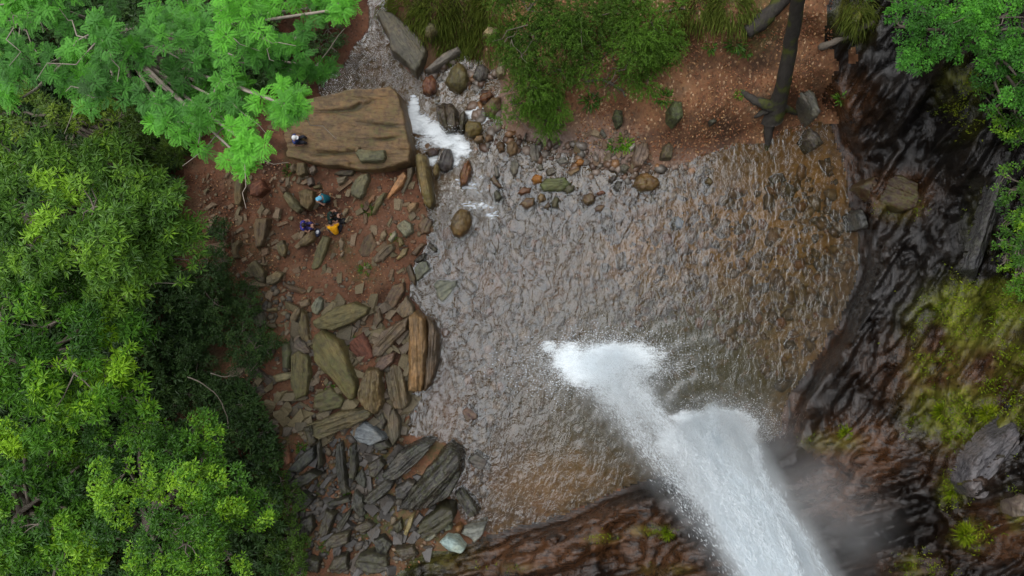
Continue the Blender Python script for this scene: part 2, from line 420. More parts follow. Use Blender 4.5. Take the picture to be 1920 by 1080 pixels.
LAND = [(700, 450, .45), (620, 400, .7), (540, 380, .95), (450, 380, 1.3), (380, 350, 1.7), (350, 500, 1.9), (460, 620, 1.3), (560, 600, .8),
        (680, 600, .5), (560, 720, .8), (460, 760, 1.4), (520, 900, 1.1), (650, 900, .55), (700, 1000, .6), (560, 1040, 1.1), (780, 900, .4),
        (200, 300, 2.6), (200, 600, 3.0), (150, 900, 3.2), (350, 900, 2.2), (0, 100, 3.4), (-60, 600, 4.2), (-400, 500, 6.5), (-400, 1100, 6.5), (-400, 0, 6),
        (650, 240, .55), (500, 230, 1.2), (430, 230, 1.8), (600, 110, .8), (500, 80, 1.8), (350, 60, 2.8), (620, 20, 1.0),
        (860, 60, .7), (960, 60, 1.3), (1100, 120, .9), (1100, 10, 2.0), (1180, 240, .45), (1250, 120, 1.1), (1250, 10, 2.2), (1400, 150, 1.0),
        (1400, 10, 2.4), (1500, 90, 1.6), (1550, 10, 2.8), (1545, 180, 1.2), (800, 0, 1.0), (1000, -300, 4.5), (500, -300, 4), (1400, -300, 5),
        (1620, 300, 1.0), (1700, 150, 3.2), (1690, 290, 1.9), (1670, 370, 1.6), (1750, 420, 3.0), (1850, 300, 4.4), (1920, 400, 5.3), (1690, 500, 1.9),
        (1800, 560, 3.8), (1920, 600, 5.4), (1640, 650, 1.9), (1545, 760, 1.2), (1700, 760, 3.2), (1840, 760, 4.6), (1920, 850, 5.6),
        (1540, 880, 1.5), (1640, 900, 2.8), (1700, 1000, 3.6), (1850, 1000, 5.2), (1800, 120, 4.4), (1920, 100, 5.6),
        (1000, 1030, .9), (1000, 1080, 1.7), (1150, 985, 1.1), (1150, 1070, 2.4), (1300, 950, 1.9), (1300, 1060, 3.4), (1440, 900, 2.0),
        (1440, 1050, 3.8), (1550, 1060, 4.4), (850, 1060, 1.0), (740, 1080, 1.0),
        (2150, 100, 8.6), (2150, 500, 8.6), (2150, 900, 8.6), (2340, 100, 10.5), (2340, 500, 10.5), (2340, 900, 10.5), (2340, 1400, 10.5),
        (900, 1250, 4.6), (1200, 1250, 5.4), (1500, 1250, 5.8), (1800, 1250, 7), (900, 1410, 7), (1200, 1410, 7.8), (1500, 1410, 8.2), (1900, 1410, 9),
        (500, 1300, 3.0), (200, 1300, 4.5)]
LAND = np.array(LAND, float)

def water_z(px, py):
    t = ((905 - px) * 0.75 + (325 - py) * 0.66) / 205.0
    return -0.85 * sstep(0.0, 1.0, np.asarray(t, float))

def land_h(px, py):
    num = 0; den = 0
    for x, y, h in LAND:
        w = 1.0 / ((px - x) ** 2 + (py - y) ** 2 + 42 ** 2) ** 1.7
        num = num + w * h; den = den + w
    return num / den

def terrain(px, py):
    px = np.asarray(px, float); py = np.asarray(py, float)
    wob = 9 * fbm(px / 42, py / 42, 3, 3)
    sw = poly_sd(px, py, WATER) + wob * sstep(-60, 40, px - 560)
    sc = poly_sd(px, py, CLIFF) + wob
    zw = water_z(px, py); L = land_h(px, py)
    cl = sstep(12, -25, sc)
    width = 95 * (1 - cl) + 46 * cl
    up = sstep(0, 1, np.clip(sw / width, 0, 1)) * 0.75 + 0.25 * np.clip(sw / width, 0, 1)
    bump = (0.10 * fbm(px / 60, py / 60, 11, 4) + 0.05 * fbm(px / 14, py / 14, 21, 3)) * (1 - cl)
    # strata of the cliff, direction swings from the right wall to the foot of the fall
    X, Y = px / 59.0, -py / 59.0
    st = sstep(880, 760, py) * sstep(1380, 1480, px)
    def strata(a, seed):
        u = X * math.cos(a) + Y * math.sin(a); v = -X * math.sin(a) + Y * math.cos(a)
        q = fbm(u * 0.22, v * 1.5, seed, 4, 0.55) + 0.25 * fbm(u * 0.5, v * 5, seed + 5, 3)
        return q
    s1 = strata(math.radians(56), 31); s2 = strata(math.radians(17), 47)
    s = s1 * st + s2 * (1 - st)
    ter = np.floor(s * 5) / 5 + sstep(0.55, 1, (s * 5) % 1.0) / 5
    big = fbm(px / 130, py / 130, 77, 3)
    cb = (0.55 * ter + 0.25 * s + 0.75 * big + 0.16 * fbm(px / 22, py / 22, 91, 3)) * cl
    # water-worn ledges that step down the strata
    zc = (L + cb) * up
    lw = 0.55 * s + 0.35 * fbm(px / 90, py / 90, 57, 2); st_h = 0.62
    qq = (zc + lw) / st_h; fr_ = qq - np.floor(qq)
    zl = st_h * (np.floor(qq) + sstep(.42, 1.0, fr_)) - lw
    ledge = cl * .9 * sstep(-.25, .2, fbm(px / 110, py / 110, 67, 2) + .1)
    zc = zc * (1 - ledge) + zl * ledge
    inside = np.clip(-sw / 260.0, 0, 1)
    shallow = sstep(430, 300, py) * sstep(1420, 1250, px)
    depth = 0.03 + (1.25 * inside ** 0.8 + 0.12 * np.clip(-sw / 40, 0, 1)) * (1 - 0.8 * shallow)
    bedn = 0.10 * fbm(px / 35, py / 35, 13, 4) * np.clip(-sw / 30, 0, 1)
    z_in = zw - depth + bedn
    z_out = zw + 0.02 + np.maximum(np.where(cl > 0, zc + bump * up, (L + bump) * up), 0.0)
    return np.where(sw < 0, z_in, z_out), sw, sc, st

def zt(px, py):
    return float(terrain(np.array([px]), np.array([py]))[0][0])

def zsurf(px, py):
    z, sw, _, _ = terrain(np.array([px]), np.array([py]))
    return float(max(z[0], water_z(px, py)) if sw[0] < 6 else z[0])

def blob(px, py, L):
    m = np.zeros(px.shape)
    for x, y, rx, ry, a in L:
        m = np.maximum(m, a * np.exp(-(((px - x) / rx) ** 2 + ((py - y) / ry) ** 2) ** 1.5))
    return m

gx = np.concatenate([np.arange(-420, -20, 20), np.arange(-20, 1940, 4.5), np.arange(1940, 2341, 20)])
gy = np.concatenate([np.arange(-330, -20, 20), np.arange(-20, 1100, 4.5), np.arange(1100, 1411, 20)])
GX, GY = np.meshgrid(gx, gy)
TZ, TSW, TSC, TST = terrain(GX, GY)
TV = at(GX, GY, TZ)
rustm = blob(GX, GY, [(1400, 400, 190, 150, 1), (1520, 330, 90, 120, 1), (1250, 470, 130, 90, .7), (1060, 900, 120, 60, .6), (1500, 640, 90, 60, .5), (1000, 1040, 130, 45, 1), (1150, 1000, 120, 60, 1), (1250, 1060, 110, 50, .8), (1610, 850, 90, 70, 1), (1570, 920, 90, 60, .9), (1680, 365, 70, 45, .9),
                      (1800, 700, 160, 90, .8), (1880, 1000, 110, 60, .9), (1580, 190, 60, 60, .7), (1780, 860, 90, 60, .5), (1700, 1060, 100, 30, .5), (1480, 790, 40, 60, .6), (900, 1060, 90, 30, .6)])
MOSS = [(1810, 600, 90, 70, 1), (1880, 560, 60, 60, 1), (1760, 690, 50, 40, .9), (1780, 770, 70, 60, 1), (1870, 770, 60, 60, .9), (1880, 680, 70, 50, .8), (1810, 1005, 40, 28, 1), (1785, 920, 24, 34, 1),
                      (1130, 1010, 30, 10, .3), (1220, 995, 40, 10, .35), (930, 1065, 60, 10, .3), (1250, 1068, 50, 10, .3), (1900, 960, 24, 40, 1), (1740, 1060, 50, 24, .7),
                      (1560, 830, 50, 20, .5), (1800, 180, 40, 70, .6), (1690, 390, 40, 24, .5), (1840, 420, 30, 60, .4),
                      (380, 560, 130, 130, 1), (330, 700, 140, 120, 1), (450, 690, 60, 60, .9), (530, 1000, 70, 90, 1), (520, 840, 50, 60, .6), (680, 510, 30, 24, .6), (640, 470, 30, 24, .5), (400, 470, 50, 40, .5),
                      (540, 330, 24, 50, .5), (690, 400, 24, 40, .7), (720, 460, 30, 20, .5), (690, 640, 50, 24, .4), (620, 1040, 60, 50, .5), (640, 920, 150, 110, 1), (700, 1020, 140, 70, 1), (800, 880, 80, 60, .8), (470, 830, 70, 60, .9), (460, 1000, 80, 90, 1),
                      (1340, 20, 110, 40, .9), (1220, 90, 70, 50, .6), (870, 60, 110, 80, .8), (1400, 60, 60, 40, .5), (1170, 268, 34, 16, .6), (1600, 20, 40, 50, .7)]
mossm = blob(GX, GY, MOSS) * np.clip(.62 + 1.5 * fbm(GX / 46, GY / 46, 83, 3), 0, 1)
gravm = blob(GX, GY, [(1010, 300, 150, 70, 1), (1120, 300, 90, 70, 1), (880, 210, 90, 70, .9), (930, 330, 120, 60, .8), (1300, 320, 160, 40, .6), (1000, 380, 140, 50, .7), (760, 440, 30, 60, .4)])
deepm = blob(GX, GY, [(1310, 680, 230, 170, 1), (1480, 560, 90, 150, .7), (1130, 800, 120, 120, .7)])
ny, nx = GX.shape
idx = np.arange(ny * nx).reshape(ny, nx)
quads = np.stack([idx[1:, :-1], idx[1:, 1:], idx[:-1, 1:], idx[:-1, :-1]], -1).reshape(-1, 4)
def fmean(a): return (a[1:, :-1] + a[1:, 1:] + a[:-1, 1:] + a[:-1, :-1]).ravel() / 4
fsw, fsc, fpx, fpy = fmean(TSW), fmean(TSC + 60 * fbm(GX / 60, GY / 60, 15, 4) * sstep(300, 200, GY)), fmean(GX), fmean(GY)
reg = np.where(fsw < 0, 0, np.where((fsc < 4) | ((fpx > 1200) & (fpy > 420)) | ((fpx > 1548) & (fpy > 232)), 1, np.where((fpx > 815) & (fpy < 420), 2, 3)))
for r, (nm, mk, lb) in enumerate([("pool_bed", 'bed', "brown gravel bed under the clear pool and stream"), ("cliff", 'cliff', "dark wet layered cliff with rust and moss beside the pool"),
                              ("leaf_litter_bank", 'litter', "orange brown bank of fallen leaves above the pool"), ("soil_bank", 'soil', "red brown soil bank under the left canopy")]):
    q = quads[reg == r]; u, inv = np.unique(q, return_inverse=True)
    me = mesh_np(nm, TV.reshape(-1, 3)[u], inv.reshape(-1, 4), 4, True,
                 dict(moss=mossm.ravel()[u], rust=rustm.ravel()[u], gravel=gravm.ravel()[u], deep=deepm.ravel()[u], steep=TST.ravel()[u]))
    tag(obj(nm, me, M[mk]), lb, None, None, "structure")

# beyond the frame: the cliff climbs past the lip of the fall, the wooded slope runs on
bi = np.concatenate([idx[0, :-1], idx[:-1, -1], idx[-1, ::-1][:-1], idx[::-1, 0][:-1]])
B = TV.reshape(-1, 3)[bi]; bpx = GX.ravel()[bi]; bpy_ = GY.ravel()[bi]
cw = np.maximum(sstep(1500, 1900, bpx), sstep(1000, 1350, bpy_) * sstep(300, 900, bpx))
dirv = B[:, :2] / np.linalg.norm(B[:, :2], axis=1, keepdims=True)
rings = [B]
for k, (oc, zc, ol, zl) in enumerate([(.4, .16, 2, .12), (.9, .36, 5, .35), (1.5, .6, 9, .62), (2.3, .85, 14, .9), (4, 1.0, 22, 1.15), (9, 1.06, 45, 1.4), (60, 1.5, 90, 1.8)]):
    nz = fbm(np.arange(len(B)) / 9.0, np.full(len(B), k * 1.7), 5, 3)
    off = (oc * cw + ol * (1 - cw)) + 0.8 * nz * cw
    z = B[:, 2] + ((36 - B[:, 2]) * zc) * cw + (18 * zl) * (1 - cw) + nz * 0.8
    rings.append(np.stack([B[:, 0] + dirv[:, 0] * off, B[:, 1] + dirv[:, 1] * off, z], -1))
R_ = np.concatenate(rings); n = len(B); fq = []
for k in range(len(rings) - 1):
    a = np.arange(n) + k * n; b = np.roll(np.arange(n), -1) + k * n
    fq.append(np.stack([a, b, b + n, a + n], -1))
me = mesh_np("hillside", R_, np.concatenate(fq), 4, True, dict(moss=np.tile(0.5 * (1 - cw), len(rings)), rust=np.full(len(R_), .3), steep=np.full(len(R_), 1.0)))
tag(obj("hillside", me, M['cliff']), "gorge walls and wooded slope rising around the pool", None, None, "structure")

# ------------------------------------------------------------------ water
wx = np.arange(560, 1680, 6.0); wy = np.arange(-40, 1040, 6.0)
WX, WY = np.meshgrid(wx, wy)
WS = poly_sd(WX, WY, WATER)
WZ = water_z(WX, WY)
rap = blob(WX, WY, [(800, 250, 80, 60, 1)])
WZ = WZ + 0.10 * fbm(WX / 16, WY / 16, 61, 3) * rap
d1 = np.hypot(WX - 1330, WY - 800); d2 = np.hypot(WX - 1120, WY - 680)
WZ = WZ + 0.018 * np.sin(d1 / 6.0) * np.exp(-d1 / 150) + 0.012 * np.sin(d2 / 5.0) * np.exp(-d2 / 90) + 0.012 * fbm(WX / 18, WY / 18, 63, 2)
foam = blob(WX, WY, [(775, 205, 12, 30, .85), (785, 232, 24, 22, .85), (812, 243, 30, 16, .85), (838, 262, 36, 16, .8), (862, 280, 24, 20, .72), (800, 266, 30, 20, .45), (810, 298, 10, 14, .8),
                     (893, 212, 22, 14, .85), (906, 222, 12, 10, .7), (850, 300, 20, 18, .55), (890, 385, 40, 12, .42), (880, 345, 40, 24, .36), (920, 400, 24, 14, .36),
                     (1065, 672, 34, 34, .8), (1160, 666, 84, 26, .9), (1105, 695, 60, 34, .85), (1030, 650, 20, 14, .55), (1210, 690, 40, 24, .5), (1150, 730, 50, 40, .5),
                     (1290, 786, 38, 16, .85), (1355, 782, 62, 18, .72), (1402, 802, 22, 24, .68), (1320, 815, 60, 30, 1.2), (1260, 830, 30, 30, .9)])
calm = blob(WX, WY, [(1240, 740, 330, 230, 1.0), (1450, 780, 80, 80, .9), (1480, 480, 190, 280, .62)])
wi = np.arange(WX.size).reshape(WX.shape)
wq = np.stack([wi[1:, :-1], wi[1:, 1:], wi[:-1, 1:], wi[:-1, :-1]], -1).reshape(-1, 4)
keep = fmean(WS) < 34
wq = wq[keep]; u, inv = np.unique(wq, return_inverse=True)
me = mesh_np("pool_water", at(WX, WY, WZ).reshape(-1, 3)[u], inv.reshape(-1, 4), 4, True, dict(foam=foam.ravel()[u], calm=calm.ravel()[u]))
tag(obj("pool_water", me, M['water']), "rippled clear water of the pool and its foaming outlet stream", None, None, "structure")

# ------------------------------------------------------------------ rocks
TAN = (0.20, 0.125, 0.062); OLIVE = (0.135, 0.105, 0.045); BROWN = (0.13, 0.078, 0.045); GREY = (0.135, 0.125, 0.105); DARK = (0.05, 0.043, 0.036)
PALE = (0.22, 0.225, 0.165); ORANGE = (0.29, 0.14, 0.055); RED = (0.14, 0.05, 0.026); BLUE = (0.2, 0.22, 0.23); WETB = (0.075, 0.045, 0.03); OCHRE = (0.19, 0.10, 0.03)
def rock(poly, h, color, label, rough=0.75, name="rock", rnd=0.14, stria=0.4, moss=0.3, ang=None, tilt=(0, 0), cat=None, edge=None, res=None, sink=0.0, cracks=(), drape=False):
    P = np.array(poly, float); c = P.mean(0)
    zb = zsurf(*c) - sink
    W = at(P[:, 0], P[:, 1], zb + 0.6 * h)[:, :2]
    cw_ = W.mean(0); W = W - cw_
    if ang is None:
        ev, vec = np.linalg.eigh(np.cov(W.T)); a = math.atan2(vec[1, 1], vec[0, 1])
    else:
        a = math.radians(ang)
    ca, sa = math.cos(a), math.sin(a)
    Lp = np.stack([W[:, 0] * ca + W[:, 1] * sa, -W[:, 0] * sa + W[:, 1] * ca], -1)
    lo, hi = Lp.min(0), Lp.max(0); size = float(np.max(hi - lo)); minor = float(np.min(hi - lo))
    step = max(0.022, math.sqrt((hi - lo)[0] * (hi - lo)[1]) / (res or (26 if size < 1.2 else 56)))
    x = np.arange(lo[0] - 2.5 * step, hi[0] + 2.6 * step, step); y = np.arange(lo[1] - 2.5 * step, hi[1] + 2.6 * step, step)
    X, Y = np.meshgrid(x, y); sd_ = random.randrange(10000)
    d = -poly_sd(X, Y, Lp) + 0.045 * minor * fbm(X / minor * 3.2, Y / minor * 3.2, sd_, 3)
    ew = edge or max(0.07 * minor, 1.2 * step)
    p1 = np.sqrt(np.clip(1 - (1 - np.clip(d / ew, 0, 1)) ** 2, 0, 1))
    p2 = np.sqrt(np.clip(1 - (1 - np.clip(d / (minor * 0.5), 0, 1)) ** 2, 0, 1))
    prof = p1 * (1 - rnd) + p2 * rnd
    fg = np.random.default_rng(sd_); fac = np.full(X.shape, 9.0)
    for _ in range(5):
        ga = fg.random() * 6.283; gm = fg.uniform(.05, .55 if size < 3 else .15); go = fg.uniform(1.0, 1.16)
        fac = np.minimum(fac, go + gm * (math.cos(ga) * X + math.sin(ga) * Y * size / minor * .8) / size)
    prof = prof * np.clip(fac, .25, 1.2)
    v = Y / max(minor, .2)
    q = fbm(X / size * 1.3, v * 7, sd_ + 3, 4, 0.6)
    ter = np.floor(q * 4) / 4 + sstep(0.6, 1, (q * 4) % 1) / 4
    z = h * prof * (1 + 0.22 * fbm(X / size * 2.5, Y / size * 2.5, sd_ + 7, 3)) + prof * (stria * min(0.16, 0.14 * minor + 0.02) * (0.7 * ter + 0.3 * q) * 1.6)
    z = z + prof * (tilt[0] * X + tilt[1] * Y) + prof * 0.012 * fbm(X * 9, Y * 9, sd_ + 9, 2)
    ck = np.zeros(X.shape)
    for ln in cracks:
        Q = at(np.array(ln, float)[:, 0], np.array(ln, float)[:, 1], zb + .9 * h)[:, :2] - cw_
        Q = np.stack([Q[:, 0] * ca + Q[:, 1] * sa, -Q[:, 0] * sa + Q[:, 1] * ca], -1)
        for (ax, ay), (bx, by) in zip(Q[:-1], Q[1:]):
            ex, ey = bx - ax, by - ay; tt = np.clip(((X - ax) * ex + (Y - ay) * ey) / (ex * ex + ey * ey), 0, 1)
            dd_ = np.hypot(X - ax - ex * tt, Y - ay - ey * tt) + .035 * fbm(X * 3, Y * 3, sd_ + 31, 3)
            ck = np.maximum(ck, np.exp(-(dd_ / .06) ** 2) * sstep(.25, .75, vnoise(X * 1.6, Y * 1.6, sd_ + 41)))
    z = z - .16 * ck
    z = np.where(d > 0, np.maximum(z, 0.01), -0.35 * np.clip(-d / (1.2 * step), 0, 1.5))
    if drape:
        tz = terrain(P[:, 0], P[:, 1])[0]; tw = at(P[:, 0], P[:, 1], tz); tl = np.stack([(tw[:, 0] - cw_[0]) * ca + (tw[:, 1] - cw_[1]) * sa, -(tw[:, 0] - cw_[0]) * sa + (tw[:, 1] - cw_[1]) * ca, np.ones(len(P))], -1)
        pl = np.linalg.lstsq(tl, tz - zb, rcond=None)[0]
        z = z + pl[0] * X + pl[1] * Y + pl[2]
    ii = np.arange(X.size).reshape(X.shape)
    qd = np.stack([ii[:-1, :-1], ii[:-1, 1:], ii[1:, 1:], ii[1:, :-1]], -1).reshape(-1, 4)
    dm = np.max(d.ravel()[qd], 1); qd = qd[dm > -1.3 * step]
    u, inv = np.unique(qd, return_inverse=True)
    mm = moss * (0.4 + 0.6 * fbm(X * 2.2, Y * 2.2, sd_ + 21, 2) + 0.4)
    me = mesh_np(name, np.stack([X.ravel()[u], Y.ravel()[u], z.ravel()[u]], -1), inv.reshape(-1, 4), 4, True, dict(moss=np.clip(mm.ravel()[u], 0, 1), crack=ck.ravel()[u]))
    o = obj(name, me, M['rock'], None, (cw_[0], cw_[1], zb), a)
    o.color = (*color, rough)
    tag(o, label, cat or ("boulder" if name == "boulder" else "rock"), None)
    return o

exec_rocks = []
ROCKS = [
# --- flat slab and its neighbours at the stream
([(500, 250), (540, 200), (600, 183), (665, 172), (735, 164), (748, 178), (760, 215), (768, 260), (774, 308), (745, 320), (680, 322), (600, 312), (540, 298), (505, 285)], .75, (0.2, 0.122, 0.06), "huge flat tan rock slab beside the white rapids", .7, "flat_rock", dict(rnd=.0, stria=.4, moss=.5, ang=-5, edge=.06, res=120, cracks=[[(520, 212), (575, 222), (640, 230), (700, 235), (755, 240)], [(530, 240), (590, 250), (630, 258), (680, 266), (740, 262), (768, 258)], [(560, 208), (620, 210), (665, 206), (700, 190)], [(520, 278), (580, 290), (640, 289), (700, 284), (770, 284)], [(660, 310), (720, 312), (770, 311)], [(664, 204), (676, 196)]])),
([(665, 287), (672, 279), (700, 282), (721, 280), (724, 295), (718, 303), (676, 304)], .22, (0.16, 0.15, 0.085), "small olive slab lying on the huge flat tan slab", .7, "flat_rock", dict(rnd=.2, sink=-.66)),
([(664, 283), (669, 274), (675, 275), (673, 282), (668, 286)], .12, TAN, "tiny tan stone at the corner of the small olive slab", .7, "rock", dict(sink=-.66)),
([(777, 291), (785, 286), (799, 291), (808, 330), (815, 382), (808, 393), (796, 386), (784, 340)], .75, (0.19, 0.135, 0.05), "log-shaped ochre rock with long grooves beside the stream", .6, "rock", dict(stria=1.0, moss=.4, rnd=.4)),
([(703, 25), (712, 18), (735, 22), (765, 45), (795, 75), (800, 95), (790, 125), (780, 140), (760, 120), (735, 100), (722, 60)], .5, (0.1, 0.088, 0.062), "large smooth grey-brown slab at the top of the stream", .5, "flat_rock", dict(rnd=.2, stria=.12, moss=.2)),
([(790, 160), (797, 143), (810, 137), (818, 150), (817, 170), (805, 178), (792, 172)], .4, RED, "dark red wet stone below the smooth grey slab", .3, "boulder", dict(rnd=.6)),
([(833, 150), (845, 125), (860, 112), (873, 125), (880, 145), (875, 165), (860, 173), (840, 162)], .55, (0.11, 0.085, 0.032), "rounded olive boulder with a pale crack under the grass", .45, "boulder", dict(rnd=.75, stria=.3, moss=.3)),
([(885, 142), (892, 123), (905, 118), (918, 130), (915, 147), (900, 156)], .35, (0.09, 0.08, 0.075), "dark glossy stone right of the olive boulder", .22, "boulder", dict(rnd=.7)),
([(898, 182), (905, 174), (920, 170), (926, 178), (912, 191), (900, 190)], .35, RED, "dark red stone touching a tan boulder near the fine shrub", .3, "boulder", dict(rnd=.6)),
([(905, 198), (922, 182), (940, 180), (940, 205), (925, 220), (910, 214)], .45, (0.13, 0.082, 0.045), "tan-brown boulder half under the fine green shrub", .5, "boulder", dict(rnd=.7)),
([(795, 132), (830, 100), (858, 86), (866, 98), (842, 114), (810, 137)], .35, (0.16, 0.14, 0.12), "long pale grey stone leaning right of the smooth slab", .5, "rock", dict(rnd=.5)),
([(795, 55), (803, 40), (818, 43), (820, 58), (807, 70), (796, 66)], .35, (0.12, 0.105, 0.045), "round olive stone in the grass above the smooth slab", .7, "boulder", dict(rnd=.8)),
([(905, 62), (915, 50), (937, 52), (936, 62), (917, 70)], .3, (0.3, 0.24, 0.12), "pale yellow stone under the hanging grass", .7, "rock", {}),
([(929, 132), (935, 117), (949, 119), (946, 142), (935, 144)], .3, (0.26, 0.22, 0.13), "pale tan stone at the left foot of the fine shrub", .7, "rock", dict(rnd=.5)),
# --- rapids
([(817, 202), (829, 193), (850, 193), (858, 205), (862, 235), (852, 246), (836, 249), (822, 232)], .6, (0.07, 0.048, 0.034), "dark square boulder with light grooves in the rapids", .25, "boulder", dict(rnd=.35, stria=1.0, ang=95)),
([(863, 215), (870, 206), (876, 215), (873, 235), (866, 252), (859, 242)], .45, (0.05, 0.042, 0.03), "narrow black stone right of the grooved boulder", .3, "rock", dict(rnd=.5)),
([(872, 236), (878, 226), (900, 228), (906, 240), (900, 253), (880, 256), (872, 250)], .4, (0.15, 0.10, 0.03), "blocky ochre stone between two arms of white water", .4, "boulder", dict(rnd=.4)),
([(888, 263), (893, 254), (906, 254), (907, 265), (892, 268)], .25, TAN, "small tan stone below the blocky ochre stone", .55, "rock", {}),
([(908, 256), (920, 252), (925, 262), (912, 267)], .2, BROWN, "small brown stone right of the small tan stone", .5, "rock", {}),
([(929, 270), (937, 262), (947, 269), (946, 283), (936, 286)], .28, (0.11, 0.062, 0.034), "brown wet stone left of a rounded pale-brown stone", .3, "boulder", dict(rnd=.6)),
([(949, 273), (955, 263), (968, 264), (974, 275), (969, 287), (958, 292), (951, 286)], .35, (0.2, 0.13, 0.075), "rounded pale-brown stone standing in grey shallows", .4, "boulder", dict(rnd=.7)),
([(860, 328), (869, 306), (880, 299), (885, 318), (876, 345), (863, 350)], .45, (0.15, 0.062, 0.026), "pointed red-brown stone under the foot of the rapids", .3, "rock", dict(rnd=.5, stria=.8)),
([(811, 322), (817, 304), (824, 311), (823, 328), (815, 333)], .35, (0.17, 0.115, 0.045), "small ochre wedge right of the log-shaped rock", .5, "rock", {}),
([(820, 303), (832, 277), (845, 278), (851, 300), (848, 316), (831, 323), (822, 316)], .3, (0.06, 0.05, 0.05), "dark round stone awash below the rapids", .18, "boulder", dict(rnd=.7)),
([(797, 285), (812, 275), (826, 278), (820, 292), (803, 295)], .22, (0.07, 0.04, 0.035), "dark red stone awash above the log-shaped rock", .2, "rock", dict(rnd=.6)),
([(957, 302), (966, 297), (974, 306), (971, 325), (962, 331), (956, 318)], .25, GREY, "grey-brown upright stone under the rounded pale-brown one", .4, "rock", dict(rnd=.4)),
([(925, 362), (931, 354), (943, 368), (938, 377), (928, 377)], .25, (0.055, 0.05, 0.035), "small dark triangle of rock in the shallows", .35, "rock", {}),
([(920, 335), (926, 325), (935, 340), (944, 352), (936, 353), (925, 345)], .2, WETB, "thin dark stone above the small dark triangle", .3, "rock", {}),
([(925, 312), (932, 308), (937, 330), (930, 333)], .2, GREY, "slim grey striped stone in the shallows", .35, "rock", dict(stria=.8)),
([(992, 287), (996, 268), (1010, 270), (1013, 290), (1010, 304), (998, 302)], .12, (0.14, 0.12, 0.1), "flat grey stone awash left of the gravel", .3, "rock", dict(rnd=.5)),
([(980, 262), (986, 246), (988, 250), (986, 266)], .2, (0.05, 0.04, 0.035), "thin dark blade of rock under the fine shrub", .3, "rock", {}),
([(996, 334), (1004, 325), (1018, 330), (1016, 341), (1001, 344)], .28, (0.33, 0.14, 0.03), "bright orange stone left of the green mossy slab", .3, "boulder", dict(rnd=.7)),
([(1012, 346), (1025, 334), (1058, 332), (1072, 344), (1056, 358), (1020, 358)], .22, (0.09, 0.1, 0.045), "flat green mossy slab in the shallows", .5, "flat_rock", dict(rnd=.4, moss=1.0)),
([(1056, 357), (1064, 346), (1079, 346), (1076, 358), (1065, 364)], .22, (0.07, 0.06, 0.035), "dark olive stone at the right end of the green mossy slab", .4, "boulder", dict(rnd=.5)),
([(1078, 304), (1085, 296), (1097, 300), (1094, 309), (1083, 311)], .22, (0.3, 0.13, 0.04), "small orange stone alone above the flat tan stone", .3, "boulder", dict(rnd=.7)),
([(1064, 322), (1085, 312), (1088, 320), (1069, 330)], .14, TAN, "flat tan stone above the green mossy slab", .5, "rock", {}),
([(970, 361), (980, 350), (997, 352), (993, 362), (976, 365)], .2, (0.14, 0.062, 0.03), "low red-brown stone at the shallow edge", .35, "rock", dict(rnd=.5)),
([(974, 382), (985, 370), (1004, 370), (1001, 386), (985, 392)], .24, BROWN, "brown stone at the front of the shallow stones", .35, "boulder", dict(rnd=.5)),
([(1007, 371), (1012, 361), (1022, 364), (1024, 375), (1012, 380)], .24, (0.2, 0.13, 0.06), "tan stone between two brown ones at the shallow edge", .35, "boulder", dict(rnd=.6)),
([(1034, 377), (1041, 366), (1049, 371), (1046, 389), (1036, 390)], .25, (0.08, 0.065, 0.04), "upright dark olive stone at the shallow edge", .35, "boulder", dict(rnd=.5)),
([(1018, 388), (1029, 378), (1034, 386), (1027, 393)], .16, WETB, "small wet brown stone left of the upright olive one", .3, "rock", {}),
([(1007, 310), (1017, 306), (1020, 318), (1011, 320)], .15, GREY, "small grey stone above the bright orange stone", .4, "rock", {}),
([(1023, 318), (1038, 312), (1042, 325), (1028, 330)], .18, (0.12, 0.1, 0.075), "grey-brown stone touching the top of the mossy slab", .45, "rock", {}),
([(1040, 300), (1060, 294), (1068, 304), (1050, 309)], .12, GREY, "low grey stone in the gravel above the mossy slab", .45, "rock", {}),
([(1030, 265), (1042, 258), (1050, 270), (1036, 276)], .2, WETB, "brown stone under the tip of the fine shrub", .5, "rock", {}),
# --- right shore
([(1189, 347), (1194, 330), (1214, 321), (1236, 334), (1240, 346), (1226, 356), (1205, 358)], .42, (0.14, 0.075, 0.028), "large rusty boulder at the edge of the leafy bank", .4, "boulder", dict(rnd=.6, moss=.5)),
([(1186, 302), (1192, 275), (1203, 267), (1217, 269), (1216, 295), (1205, 311), (1192, 312)], .4, (0.17, 0.115, 0.085), "upright pinkish-brown stone above the rusty boulder", .5, "rock", dict(rnd=.3, stria=.6)),
([(1240, 297), (1243, 275), (1255, 264), (1264, 275), (1261, 297)], .35, (0.085, 0.06, 0.035), "mossy brown stone on the leafy bank edge", .7, "boulder", dict(rnd=.5, moss=.6)),
([(1253, 205), (1262, 190), (1277, 194), (1281, 220), (1270, 229), (1258, 222)], .5, (0.07, 0.075, 0.035), "green mossy block in the middle of the leafy bank", .8, "boulder", dict(rnd=.3, moss=1.0)),
([(1149, 218), (1154, 204), (1167, 208), (1169, 232), (1158, 239)], .4, (0.06, 0.062, 0.035), "dark mossy stone at the left of the leafy bank", .8, "boulder", dict(rnd=.4, moss=.8)),
([(1091, 376), (1096, 364), (1107, 361), (1118, 367), (1115, 379), (1100, 385)], .3, (0.11, 0.065, 0.035), "round brown boulder alone in the shallow water", .3, "boulder", dict(rnd=.7)),
([(1118, 361), (1130, 356), (1137, 362), (1123, 367)], .15, RED, "small reddish stone right of the round brown boulder", .3, "rock", {}),
([(1114, 391), (1124, 383), (1135, 385), (1129, 396), (1118, 397)], .1, (0.12, 0.07, 0.045), "reddish stone awash below the round brown boulder", .25, "rock", dict(rnd=.6)),
